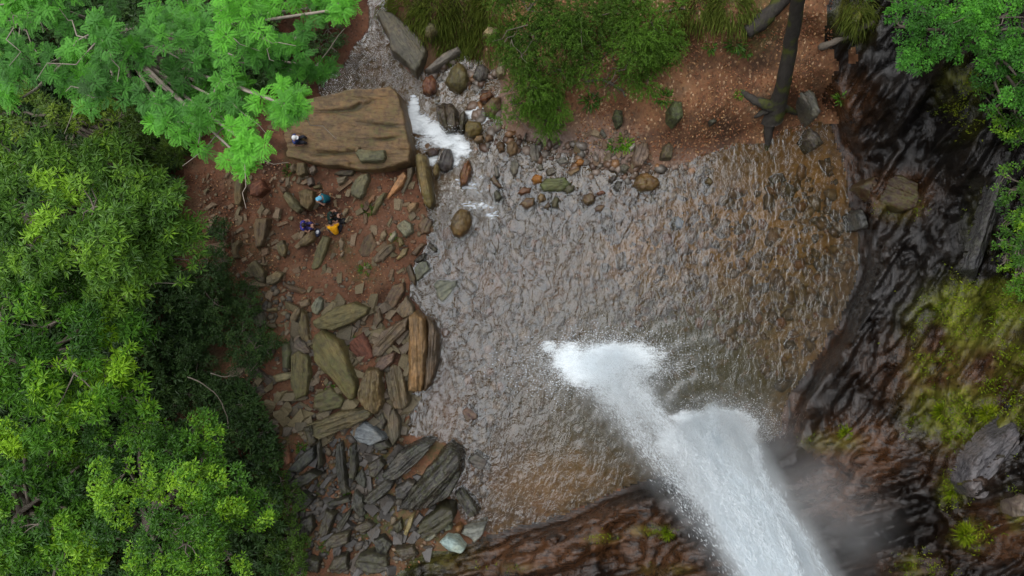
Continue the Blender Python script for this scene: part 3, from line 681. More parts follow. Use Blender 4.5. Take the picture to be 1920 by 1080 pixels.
([(1150, 351), (1157, 338), (1168, 340), (1159, 360)], .25, (0.04, 0.035, 0.03), "black wedge of rock left of the rusty boulder", .3, "rock", {}),
([(1142, 337), (1150, 326), (1158, 331), (1150, 343)], .22, (0.06, 0.045, 0.04), "dark stone touching the black wedge", .3, "rock", {}),
([(1124, 247), (1130, 240), (1138, 255), (1134, 259)], .15, GREY, "slim grey sliver on the bare soil above the shallows", .6, "rock", {}),
([(1322, 342), (1330, 330), (1339, 338), (1334, 349)], .2, (0.09, 0.055, 0.03), "lone brown stone right of the rusty boulder", .3, "boulder", dict(rnd=.6)),
([(1326, 226), (1340, 221), (1345, 228), (1334, 234)], .22, (0.045, 0.04, 0.03), "small black stone on the orange leaf litter", .7, "rock", dict(rnd=.5)),
([(1179, 277), (1189, 267), (1193, 273), (1184, 283)], .14, (0.33, 0.3, 0.25), "small whitish stone beside the bright green plant", .6, "rock", {}),
([(1160, 312), (1170, 305), (1182, 312), (1175, 324), (1163, 322)], .2, (0.12, 0.105, 0.075), "grey-olive stone left of the pinkish-brown stone", .5, "boulder", dict(rnd=.5)),
([(1264, 416), (1272, 405), (1283, 415), (1280, 427), (1269, 428)], .05, (0.14, 0.16, 0.18), "blue-grey stone just breaking the middle of the pool", .2, "boulder", dict(rnd=.6)),
([(1488, 168), (1508, 158), (1526, 176), (1538, 212), (1531, 224), (1502, 192)], .5, (0.075, 0.068, 0.058), "dark grey splintered slab right of the mossy trunk", .45, "flat_rock", dict(stria=1.0)),
([(1508, 262), (1519, 240), (1535, 249), (1547, 270), (1526, 280)], .4, (0.06, 0.05, 0.042), "dark wet boulder in the pool under the splintered slab", .25, "boulder", dict(rnd=.5)),
([(1604, 402), (1614, 391), (1626, 408), (1630, 430), (1612, 430)], .45, (0.05, 0.048, 0.048), "glossy black block at the foot of the right cliff", .14, "boulder", dict(rnd=.4)),
([(1624, 346), (1645, 330), (1690, 326), (1716, 345), (1720, 388), (1692, 396), (1660, 381)], .14, (0.05, 0.02, 0.008), "rust-orange block jutting from the right cliff", .55, "boulder", dict(rnd=.3, moss=.6, stria=.3, drape=True)),
([(1820, 915), (1840, 862), (1878, 826), (1925, 798), (1935, 850), (1886, 902), (1856, 942), (1832, 938)], .22, (0.085, 0.08, 0.085), "large grey grooved slab on the mossy right cliff", .26, "flat_rock", dict(stria=1.0, moss=0, ang=47, drape=True, rnd=.03, edge=.1)),
([(1880, 285), (1916, 290), (1898, 380), (1872, 450), (1842, 522), (1814, 505), (1834, 430), (1856, 350)], .10, (0.04, 0.039, 0.043), "long grey wet slab below the right-hand shrubs", .22, "flat_rock", dict(stria=.8, moss=.2, ang=70, drape=True, rnd=.03, edge=.3)),
([(1904, 945), (1925, 928), (1932, 985), (1909, 984)], .4, (0.18, 0.14, 0.12), "pale stone at the right edge below the grooved slab", .5, "rock", {}),
# --- pool left edge
([(812, 532), (820, 525), (856, 527), (856, 536), (846, 551), (830, 568), (822, 561)], .05, (0.17, 0.175, 0.13), "flat pale green stone barely above the pool surface", .35, "rock", dict(rnd=.2)),
([(776, 504), (786, 490), (800, 489), (807, 505), (795, 516), (780, 529)], .28, (0.16, 0.165, 0.12), "grey-green angular stone at the pool's left edge", .5, "rock", {}),
([(774, 491), (785, 478), (799, 474), (796, 487), (781, 493)], .25, DARK, "dark stone resting above the grey-green angular one", .4, "rock", {}),
([(800, 461), (806, 454), (821, 467), (817, 474)], .18, DARK, "slim dark stone just off the left shore", .3, "rock", dict(rnd=.4)),
([(769, 476), (789, 455), (798, 457), (780, 481)], .2, (0.15, 0.09, 0.05), "brown sliver on the shore by the slim dark stone", .5, "rock", {}),
([(842, 426), (850, 401), (862, 390), (878, 393), (885, 410), (879, 430), (865, 444), (850, 442)], .55, (0.15, 0.095, 0.04), "egg-shaped boulder with tan top at the stream mouth", .35, "boulder", dict(rnd=.55, stria=.2)),
([(783, 421), (800, 405), (811, 414), (806, 435), (790, 441)], .15, BROWN, "flat brown stone at the waterline below the log-shaped rock", .45, "rock", {}),
([(760, 502), (769, 494), (780, 520), (779, 537), (768, 526)], .2, (0.1, 0.07, 0.045), "brown stone left of the grey-green angular one", .5, "rock", {}),
([(876, 862), (893, 850), (916, 866), (905, 882), (888, 877)], .08, (0.09, 0.08, 0.075), "grey stone awash right of the big layered boulder", .25, "rock", dict(rnd=.5)),
([(866, 772), (876, 762), (893, 776), (896, 786), (874, 790)], .06, (0.1, 0.055, 0.045), "small reddish stone awash in the lower left pool", .25, "rock", dict(rnd=.5)),
([(852, 925), (866, 915), (888, 940), (898, 965), (880, 972), (862, 948)], .25, (0.075, 0.068, 0.062), "grooved grey stone between big layered boulder and pool", .3, "rock", dict(stria=1)),
# --- beach by the seated group
([(677, 327), (690, 325), (692, 336), (684, 365), (675, 374), (657, 366), (658, 354), (667, 337)], .4, (0.17, 0.155, 0.09), "grey-olive block lying right of the teal-shirted person", .75, "rock", dict(rnd=.2)),
([(757, 321), (763, 331), (757, 346), (728, 376), (723, 373), (737, 348), (748, 329)], .3, (0.36, 0.19, 0.085), "long bright orange-tan slab beside the stream rocks", .7, "flat_rock", dict(rnd=.2, moss=0, stria=.3)),
([(763, 315), (775, 312), (771, 336), (757, 366), (751, 361), (762, 336)], .25, (0.13, 0.105, 0.07), "thin grey slab behind the bright orange-tan one", .7, "flat_rock", {}),
([(719, 360), (725, 361), (716, 381), (703, 402), (697, 401), (705, 375)], .25, (0.17, 0.14, 0.065), "pointed olive slab left of the orange-tan slab", .75, "flat_rock", {}),
([(690, 376), (698, 364), (705, 366), (703, 377), (692, 383)], .2, (0.24, 0.12, 0.06), "orange-brown stone left of the pointed olive slab", .75, "rock", {}),
([(762, 391), (768, 381), (784, 379), (781, 393), (768, 401)], .3, (0.26, 0.175, 0.095), "blocky tan stone at the foot of the log-shaped rock", .7, "rock", {}),
([(742, 423), (758, 411), (771, 419), (775, 435), (760, 447), (748, 433)], .3, (0.21, 0.2, 0.135), "pale green-grey rounded stone near the waterline", .7, "boulder", dict(rnd=.3)),
([(714, 436), (722, 429), (726, 440), (719, 454), (712, 448)], .2, (0.26, 0.19, 0.11), "small tan wedge left of the whitish slab", .7, "rock", {}),
([(726, 449), (740, 431), (745, 440), (733, 455)], .22, (0.33, 0.3, 0.2), "small whitish slab below the pale green-grey stone", .7, "flat_rock", {}),
([(745, 447), (752, 443), (758, 458), (748, 464)], .2, (0.2, 0.15, 0.06), "yellowish small stone right of the whitish slab", .7, "rock", {}),
([(697, 486), (719, 462), (737, 455), (740, 466), (719, 489), (704, 494)], .28, (0.19, 0.135, 0.085), "long tan slab with grain near the waterline", .7, "flat_rock", dict(stria=.8)),
([(742, 485), (755, 466), (766, 464), (761, 478), (746, 488)], .22, (0.27, 0.2, 0.09), "yellow-tan stone right of the grained tan slab", .7, "rock", {}),
([(671, 471), (683, 445), (697, 434), (708, 460), (692, 482), (678, 482)], .12, (0.14, 0.085, 0.05), "broad flat brown stone in the middle of the beach", .8, "rock", {}),
([(529, 366), (538, 357), (560, 380), (567, 393), (558, 400), (544, 391)], .32, (0.17, 0.145, 0.075), "long olive stone at the far left of the seated group", .75, "rock", dict(rnd=.3)),
([(559, 359), (575, 352), (588, 358), (589, 380), (578, 394), (563, 386)], .35, (0.16, 0.11, 0.05), "square brown stone left of the teal-shirted person", .75, "boulder", dict(rnd=.3)),
([(521, 348), (534, 349), (541, 360), (530, 363)], .2, BROWN, "small brown stone above the long olive one", .8, "rock", {}),
([(542, 313), (552, 305), (557, 320), (547, 325)], .2, (0.15, 0.115, 0.075), "leftmost small stone below the huge slab", .75, "rock", {}),
([(556, 305), (572, 304), (576, 325), (563, 333), (554, 326)], .28, (0.15, 0.105, 0.05), "brown block tucked under the huge slab's lower edge", .75, "rock", {}),
([(579, 316), (590, 307), (593, 320), (583, 329)], .2, (0.17, 0.13, 0.1), "grey-pink stone right of the tucked brown block", .75, "rock", {}),
([(575, 336), (585, 330), (589, 345), (577, 351)], .2, (0.15, 0.12, 0.1), "small grey stone above the square brown stone", .75, "rock", {}),
([(586, 348), (601, 345), (603, 353), (588, 355)], .15, OLIVE, "thin olive stone above the teal-shirted person", .75, "rock", {}),
([(629, 333), (652, 329), (646, 343), (634, 347)], .22, (0.19, 0.15, 0.1), "tan triangle left of the grey-olive block", .75, "rock", {}),
([(625, 326), (640, 318), (667, 319), (659, 330), (637, 330)], .2, (0.08, 0.058, 0.042), "dark brown slab against the huge slab's lower edge", .75, "flat_rock", {}),
([(559, 454), (575, 437), (589, 432), (590, 449), (575, 461), (562, 462)], .3, (0.23, 0.16, 0.08), "tan stone in front of the purple-shirted person", .75, "boulder", dict(rnd=.4)),
([(584, 502), (592, 470), (605, 441), (619, 445), (612, 472), (602, 501), (590, 507)], .25, (0.14, 0.12, 0.055), "long olive slab below the yellow-shirted person", .75, "flat_rock", {}),
([(634, 453), (640, 444), (646, 455), (643, 468), (637, 466)], .18, (0.25, 0.19, 0.12), "small tan upright stone below the yellow-shirted person", .75, "rock", {}),
([(636, 477), (645, 469), (644, 480), (639, 483)], .12, (0.3, 0.23, 0.17), "pale pebble below the small tan upright stone", .75, "rock", {}),
([(640, 401), (648, 389), (655, 392), (646, 409)], .18, (0.22, 0.165, 0.1), "upper of two tan stones right of the green-shirted person", .75, "rock", {}),
([(645, 415), (653, 403), (656, 408), (649, 419)], .15, (0.27, 0.21, 0.13), "lower of two tan stones right of the green-shirted person", .75, "rock", {}),
([(518, 456), (531, 449), (539, 470), (533, 484), (521, 476)], .22, (0.13, 0.1, 0.05), "olive stone left of the purple-shirted person's tan stone", .8, "rock", dict(rnd=.4)),
([(473, 422), (480, 408), (503, 408), (503, 425), (493, 461), (480, 467)], .25, (0.14, 0.09, 0.05), "tall brown slab on the left side of the beach", .8, "flat_rock", {}),
([(434, 456), (448, 449), (454, 455), (445, 463), (444, 475), (451, 484), (437, 486)], .2, (0.15, 0.11, 0.06), "crooked tan stone at the shaded left of the beach", .8, "rock", {}),
([(440, 346), (447, 334), (459, 340), (457, 375), (450, 387), (440, 383)], .3, (0.13, 0.095, 0.045), "upright olive-brown slab below the feathery branch tip", .8, "flat_rock", {}),
([(467, 346), (490, 334), (501, 354), (486, 371), (468, 366)], .3, (0.16, 0.055, 0.028), "red stone right of the upright olive-brown slab", .8, "boulder", dict(rnd=.4)),
([(462, 496), (480, 487), (498, 510), (496, 532), (480, 527)], .22, (0.11, 0.085, 0.045), "dark olive slab at the lower left of the beach", .8, "flat_rock", {}),
([(499, 519), (520, 508), (533, 512), (526, 526), (510, 535), (500, 531)], .25, (0.17, 0.135, 0.075), "tan slab right of the dark olive one", .8, "flat_rock", {}),
([(530, 530), (560, 538), (580, 545), (568, 552), (540, 545)], .12, BROWN, "thin brown slab below the tan slab, left beach", .8, "flat_rock", {}),
# --- rock pile below the beach
([(582, 574), (590, 560), (598, 554), (606, 563), (605, 578), (595, 591), (585, 586)], .28, (0.21, 0.215, 0.15), "pale mint-grey oval stone above the long olive slab", .7, "boulder", dict(rnd=.4, moss=0)),
([(584, 601), (630, 575), (665, 566), (692, 577), (689, 589), (660, 606), (625, 621), (600, 619), (587, 613)], .45, (0.16, 0.135, 0.06), "long olive slab lying across the top of the rock pile", .75, "flat_rock", dict(rnd=.2)),
([(544, 592), (555, 577), (567, 576), (564, 590), (553, 606), (545, 604)], .28, (0.21, 0.155, 0.09), "tan upright slab left of the mint-grey stone", .75, "flat_rock", {}),
([(559, 566), (580, 559), (583, 572), (565, 578)], .2, (0.2, 0.14, 0.085), "thin tan slab touching the mint-grey stone", .75, "flat_rock", {}),
([(499, 578), (519, 577), (520, 584), (500, 586)], .14, (0.22, 0.17, 0.085), "tan brick-like stone among dark pebbles", .75, "rock", {}),
([(502, 591), (515, 588), (514, 598), (504, 600)], .14, (0.16, 0.125, 0.085), "small stone below the tan brick-like one", .75, "rock", {}),
([(469, 577), (480, 567), (491, 580), (501, 606), (485, 617), (471, 601)], .25, (0.09, 0.082, 0.058), "dark grey slab at the edge of the shaded plants", .8, "flat_rock", {}),
([(558, 622), (566, 580), (576, 590), (580, 630), (584, 647), (565, 637)], .32, (0.15, 0.11, 0.055), "narrow olive slab standing left of the rock pile", .75, "flat_rock", {}),
([(551, 642), (560, 631), (575, 645), (587, 661), (568, 667), (547, 660)], .25, (0.13, 0.1, 0.085), "grey-brown stone at the foot of the narrow olive slab", .75, "rock", {}),
([(587, 626), (603, 619), (640, 640), (660, 690), (669, 720), (666, 746), (655, 753), (625, 716), (590, 677), (584, 650)], .5, (0.165, 0.135, 0.055), "biggest olive slab pointing down through the rock pile", .75, "flat_rock", dict(rnd=.25, moss=.5)),
([(545, 667), (560, 655), (579, 665), (584, 700), (575, 741), (555, 751), (545, 720)], .3, (0.13, 0.11, 0.05), "olive slab left of the biggest olive slab", .8, "flat_rock", dict(moss=.6)),
([(527, 646), (540, 639), (546, 660), (541, 691), (529, 691)], .25, (0.13, 0.125, 0.075), "pale mossy slab among shaded plants", .8, "flat_rock", dict(moss=.7)),
([(506, 706), (520, 701), (553, 696), (555, 706), (540, 713), (514, 719)], .22, (0.23, 0.2, 0.11), "pale yellowish slab lying in shaded grass", .8, "flat_rock", {}),
([(652, 642), (680, 622), (695, 650), (702, 670), (682, 682), (657, 662)], .2, (0.14, 0.052, 0.03), "red earthy stone inside the rock pile", .9, "rock", dict(rnd=.6, moss=0)),
([(696, 652), (715, 620), (745, 604), (766, 594), (761, 621), (740, 641), (715, 669), (700, 669)], .45, (0.15, 0.105, 0.07), "brown striped slab between the red stone and tall boulder", .6, "flat_rock", dict(stria=1.0)),
([(739, 583), (762, 554), (776, 575), (779, 590), (757, 597)], .35, (0.17, 0.125, 0.08), "tan triangular block at the top of the tall boulder", .65, "rock", {}),
([(766, 592), (778, 582), (796, 600), (801, 650), (798, 700), (790, 736), (764, 734), (764, 660)], .9, (0.24, 0.145, 0.062), "tall orange-tan striped boulder at the pool edge", .6, "boulder", dict(stria=1.2, rnd=.3, moss=.1)),
([(799, 592), (811, 600), (824, 630), (821, 680), (811, 716), (796, 736), (794, 700), (803, 650)], .75, (0.12, 0.085, 0.055), "dark brown half of the striped boulder facing the pool", .45, "boulder", dict(stria=1.2, rnd=.3, moss=.1)),
([(714, 577), (735, 535), (757, 529), (759, 545), (741, 576), (720, 582)], .25, (0.14, 0.088, 0.058), "flat brown slab above the tan triangular block", .75, "flat_rock", {}),
([(699, 597), (711, 575), (717, 600), (705, 617)], .25, (0.13, 0.085, 0.055), "small brown slab right of the long olive slab", .75, "flat_rock", {}),
([(688, 690), (708, 690), (713, 700), (716, 760), (705, 781), (680, 761), (669, 740), (679, 710)], .5, (0.17, 0.12, 0.058), "left of two upright striped slabs in the rock pile", .6, "flat_rock", dict(stria=1.2)),
([(721, 702), (735, 680), (750, 684), (759, 710), (766, 755), (761, 768), (740, 766), (728, 741)], .5, (0.15, 0.115, 0.07), "right of two upright striped slabs in the rock pile", .55, "flat_rock", dict(stria=1.2)),
([(700, 690), (715, 668), (740, 660), (738, 678), (716, 697)], .3, (0.14, 0.09, 0.07), "pinkish brown stone above the two striped slabs", .65, "rock", {}),
([(724, 771), (740, 765), (751, 790), (749, 820), (737, 839), (727, 815)], .4, (0.115, 0.098, 0.072), "grey spindle-shaped slab below the striped slabs", .55, "flat_rock", dict(stria=1.0)),
([(702, 785), (718, 772), (724, 790), (718, 806), (706, 800)], .25, (0.09, 0.08, 0.07), "small dark stone left of the grey spindle slab", .6, "rock", {}),
([(574, 796), (640, 770), (690, 764), (699, 775), (691, 786), (660, 801), (600, 823), (584, 816)], .5, (0.135, 0.108, 0.055), "long layered olive beam of rock across the lower pile", .65, "flat_rock", dict(stria=1.2)),
([(654, 809), (685, 789), (701, 800), (721, 825), (695, 836), (669, 829)], .35, (0.19, 0.215, 0.225), "pale blue-grey slab under the layered beam", .4, "flat_rock", dict(stria=.15, moss=0)),
([(700, 830), (722, 826), (735, 838), (712, 846), (698, 842)], .25, (0.11, 0.1, 0.09), "grey stone right of the pale blue-grey slab", .55, "rock", {}),
([(568, 802), (586, 795), (593, 830), (580, 840)], .35, (0.095, 0.078, 0.055), "dark stone at the left end of the layered beam", .7, "rock", {}),
([(590, 740), (620, 725), (645, 750), (640, 765), (600, 775), (585, 765)], .3, (0.12, 0.1, 0.05), "olive stone above the layered beam", .75, "rock", dict(moss=.6)),
# --- big dark layered rocks, lower left
([(716, 888), (745, 850), (790, 827), (814, 831), (792, 861), (750, 897), (722, 902)], .55, (0.085, 0.08, 0.078), "upper slab of the big dark layered boulder", .38, "flat_rock", dict(stria=1.3)),
([(742, 956), (770, 915), (815, 862), (845, 833), (866, 850), (868, 890), (842, 931), (805, 955)], .75, (0.06, 0.053, 0.047), "big dark layered boulder at the lower left of the pool", .38, "boulder", dict(stria=1.6, rnd=.25)),
([(679, 941), (690, 925), (724, 898), (739, 903), (736, 916), (702, 947)], .45, (0.075, 0.07, 0.064), "lower left slab of the big dark layered boulder", .45, "flat_rock", dict(stria=1.3)),
([(740, 915), (765, 900), (780, 905), (760, 935), (742, 935)], .35, (0.11, 0.1, 0.095), "grey stone wedged in the big dark layered boulder", .45, "rock", {}),
([(774, 1001), (790, 975), (830, 950), (851, 955), (852, 975), (820, 1001), (785, 1014)], .4, (0.05, 0.044, 0.024), "dark olive slab under the big layered boulder", .6, "flat_rock", {}),
([(756, 1001), (767, 970), (777, 964), (773, 985), (763, 1006)], .25, (0.25, 0.2, 0.09), "yellowish sliver left of the dark olive slab", .7, "rock", {}),
([(821, 1016), (838, 1006), (858, 1014), (873, 1030), (866, 1038), (840, 1033)], .32, (0.3, 0.4, 0.38), "pale turquoise oval stone at the foot of the cliff", .5, "boulder", dict(rnd=.4, moss=0, stria=.2)),
([(864, 1001), (870, 990), (912, 984), (906, 1001), (890, 1016), (877, 1006)], .3, (0.19, 0.2, 0.17), "pale grey slab right of the turquoise stone", .5, "flat_rock", dict(moss=0)),
([(829, 986), (844, 979), (849, 992), (835, 996)], .2, (0.14, 0.15, 0.1), "small green-grey stone above the turquoise one", .6, "rock", {}),
([(852, 988), (862, 983), (869, 990), (862, 1001), (852, 999)], .2, (0.18, 0.08, 0.03), "small orange stone between green-grey and pale grey ones", .5, "boulder", dict(rnd=.6)),
([(794, 1013), (815, 1000), (820, 1004), (805, 1016)], .2, (0.15, 0.15, 0.12), "thin grey sliver left of the turquoise stone", .6, "rock", {}),
([(603, 1021), (625, 1000), (656, 997), (652, 1020), (625, 1029)], .3, (0.10, 0.082, 0.062), "grey-brown slab near the bottom of the dark pile", .65, "flat_rock", {}),
([(596, 1001), (610, 955), (629, 965), (618, 1000), (605, 1007)], .3, (0.075, 0.062, 0.048), "brown striped slab in the lower dark pile", .65, "flat_rock", dict(stria=1)),
([(629, 986), (655, 955), (662, 949), (656, 971), (636, 1002)], .3, (0.08, 0.075, 0.06), "grey slab right of the brown striped one", .65, "flat_rock", dict(stria=.8)),
([(608, 942), (655, 930), (660, 940), (620, 952)], .28, (0.055, 0.05, 0.042), "narrow dark slab lying level in the dark pile", .65, "flat_rock", dict(stria=.8)),
([(659, 952), (665, 920), (680, 930), (686, 966), (675, 972)], .32, (0.08, 0.078, 0.068), "grey upright slab left of the layered boulder", .6, "flat_rock", dict(stria=.8)),
([(664, 896), (679, 875), (688, 900), (686, 917), (672, 907)], .3, (0.08, 0.078, 0.066), "grey pointed stone above the grey upright slab", .6, "rock", {}),
([(593, 832), (601, 822), (606, 870), (598, 882)], .35, (0.075, 0.07, 0.055), "leftmost of three dark splintered pillars", .65, "rock", dict(stria=1.3)),
([(630, 832), (644, 825), (649, 900), (656, 925), (638, 926), (629, 870)], .4, (0.07, 0.066, 0.054), "middle of three dark splintered pillars", .65, "rock", dict(stria=1.4)),
([(655, 836), (668, 829), (671, 870), (665, 901), (655, 896)], .35, (0.06, 0.057, 0.047), "rightmost of three dark splintered pillars", .65, "rock", dict(stria=1.4)),
([(538, 882), (560, 855), (590, 834), (591, 860), (562, 887)], .3, (0.05, 0.05, 0.052), "dark bluish slab left of the splintered pillars", .6, "flat_rock", {}),
([(536, 905), (580, 884), (602, 890), (565, 915), (540, 918)], .28, (0.045, 0.042, 0.038), "dark slab below the dark bluish slab", .65, "flat_rock", {}),
([(660, 1063), (672, 1040), (700, 1034), (726, 1045), (731, 1070), (690, 1078)], .35, (0.075, 0.066, 0.052), "broad grey slab at the bottom edge of the dark pile", .65, "flat_rock", dict(stria=.8)),
([(556, 1064), (572, 1040), (601, 1050), (597, 1077)], .3, (0.055, 0.048, 0.042), "dark stone at the bottom edge near the ferns", .7, "rock", {}),
([(615, 1066), (625, 1045), (650, 1040), (655, 1068), (635, 1078)], .3, (0.07, 0.06, 0.045), "brown stone left of the broad grey bottom slab", .7, "rock", {}),
([(700, 1012), (720, 1004), (737, 1020), (726, 1041), (705, 1037)], .3, (0.05, 0.045, 0.042), "dark block above the broad grey bottom slab", .6, "rock", {}),
([(660, 990), (690, 975), (705, 985), (680, 1002)], .22, (0.09, 0.07, 0.055), "brown sliver above the dark block", .65, "rock", {}),
([(527, 842), (540, 835), (547, 866), (535, 875)], .22, (0.16, 0.065, 0.035), "reddish stone at the edge of the shaded plants", .8, "rock", {}),
([(545, 935), (570, 920), (590, 935), (575, 955), (550, 958)], .28, (0.045, 0.042, 0.038), "black stone between shaded plants and dark pile", .65, "rock", {}),
([(563, 975), (585, 965), (592, 990), (575, 1010), (560, 1000)], .28, (0.05, 0.045, 0.038), "black stone left of the brown striped slab", .65, "rock", {}),
([(690, 870), (712, 858), (722, 872), (705, 895), (692, 893)], .28, (0.075, 0.06, 0.052), "dark brown stone left of the layered boulder's upper slab", .55, "rock", {}),
([(735, 985), (752, 972), (757, 990), (745, 1003)], .22, (0.06, 0.05, 0.035), "small dark stone left of the yellowish sliver", .65, "rock", {}),
([(740, 1030), (775, 1022), (785, 1040), (755, 1052)], .25, (0.085, 0.065, 0.045), "brown slab right of the dark block, near the bottom", .65, "flat_rock", {}),
]
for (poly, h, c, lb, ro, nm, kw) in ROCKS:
    if np.mean([p[1] for p in poly]) > 815 and poly[0][0] < 860 and max(c) < .12: c, ro = tuple(.68 * v for v in c), ro * .8      # wet dark schist, the lower pile's shade also darkened into its colour
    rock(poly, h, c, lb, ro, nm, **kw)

# ------------------------------------------------------------------ foliage
class Leaves:
    """collects leaf blades (folded diamonds) into one mesh"""
    def __init__(self): self.p = []; self.d = []; self.s = []; self.L = []; self.w = []; self.t = []
    def add(self, p, d, s, L, w, t):
        self.p.append(p); self.d.append(d); self.s.append(s); self.L.append(L); self.w.append(w); self.t.append(t)
    def build(self, name, mat, parent, droop=0.25):
        p = np.concatenate(self.p); d = np.concatenate(self.d); s = np.concatenate(self.s)
        L = np.concatenate(self.L)[:, None]; w = np.concatenate(self.w)[:, None]; t = np.concatenate(self.t)
        n = np.cross(s, d)
        v0 = p; tip = p + d * L - np.array([0, 0, 1.0]) * L * droop
        m = p + d * L * 0.45 - np.array([0, 0, 1.0]) * L * droop * 0.15
        a = m + s * w * 0.5 + n * w * 0.18; b = m - s * w * 0.5 + n * w * 0.18
        V = np.stack([v0, a, tip, b], 1).reshape(-1, 3)
        k = np.arange(len(p)) * 4
        Fq = np.stack([np.stack([k, k + 1, k + 2], -1), np.stack([k, k + 2, k + 3], -1)], 1).reshape(-1, 3)
        tt = np.repeat(t, 4)
        if getattr(self, "extra", None):
            v, q, et = self.extra; o_ = len(V)
            V = np.concatenate([V, v]); tt = np.concatenate([tt, et])
            Fq = np.concatenate([Fq, q[:, [0, 1, 2]] + o_, q[:, [0, 2, 3]] + o_])
        me = mesh_np(name, V, Fq, 3, False, dict(tint=np.clip(tt, 0, 1)))
        return obj(name, me, mat, parent)

def unit(v): return v / (np.linalg.norm(v, axis=-1, keepdims=True) + 1e-9)

def rand_dirs(n, up=0.0):
    v = unit(rng.normal(size=(n, 3))); v[:, 2] = v[:, 2] * (1 - up) + up * np.abs(v[:, 2])
    return unit(v)

def rosettes(LV, P, A, m, L, w, t, spread=1.0):
    """m leaves round each axis A at each point P"""
    n = len(P)
    ref = np.where(np.abs(A[:, 2:3]) < 0.9, np.array([[0, 0, 1.0]]), np.array([[1.0, 0, 0]]))
    e1 = unit(np.cross(A, ref)); e2 = np.cross(A, e1)
    ph = (rng.random((n, 1)) * 6.28 + np.arange(m)[None] * 6.283 / m + rng.normal(0, .25, (n, m)))
    lift = rng.normal(0.35, 0.25, (n, m, 1))
    d = unit(e1[:, None] * np.cos(ph)[..., None] * spread + e2[:, None] * np.sin(ph)[..., None] * spread + A[:, None] * lift)
    s = unit(np.cross(d, A[:, None] + rng.normal(0, .25, (n, m, 3))))
    LL = L * rng.uniform(0.6, 1.2, (n, m)); ww = w * rng.uniform(0.7, 1.2, (n, m))
    pp = np.repeat(P[:, None], m, 1) + d * 0.02
    tt = np.clip(t[:, None] + rng.normal(0, .09, (n, m)), 0, 1)
    LV.add(pp.reshape(-1, 3), d.reshape(-1, 3), s.reshape(-1, 3), LL.ravel(), ww.ravel(), tt.ravel())

def tube(pts, rad, seg=7):
    """tapered tube along points -> verts, quads"""
    pts = np.asarray(pts, float); rad = np.asarray(rad, float); n = len(pts)
    tg = unit(np.gradient(pts, axis=0))
    ref = np.array([0.31, 0.17, 0.93]); e1 = unit(np.cross(tg, ref)); e2 = np.cross(tg, e1)
    a = np.arange(seg) * 2 * math.pi / seg
    V = pts[:, None] + (e1[:, None] * np.cos(a)[None, :, None] + e2[:, None] * np.sin(a)[None, :, None]) * rad[:, None, None]
    i = np.arange(n * seg).reshape(n, seg); j = np.roll(i, -1, 1)
    Q = np.stack([i[:-1], j[:-1], j[1:], i[1:]], -1).reshape(-1, 4)
    return V.reshape(-1, 3), Q

def tubes_mesh(name, lst, attrs=False):
    V = []; Q = []; o = 0
    for pts, rad, seg in lst:
        v, q = tube(pts, rad, seg); V.append(v); Q.append(q + o); o += len(v)
    return mesh_np(name, np.concatenate(V), np.concatenate(Q), 4, True)

def wiggle(a, b, n, amp, seed=None):
    a = np.asarray(a, float); b = np.asarray(b, float); t = np.linspace(0, 1, n)[:, None]
    p = a * (1 - t) + b * t
    p[1:-1] += rng.normal(0, amp, (n - 2, 3)) * 1.0
    return p

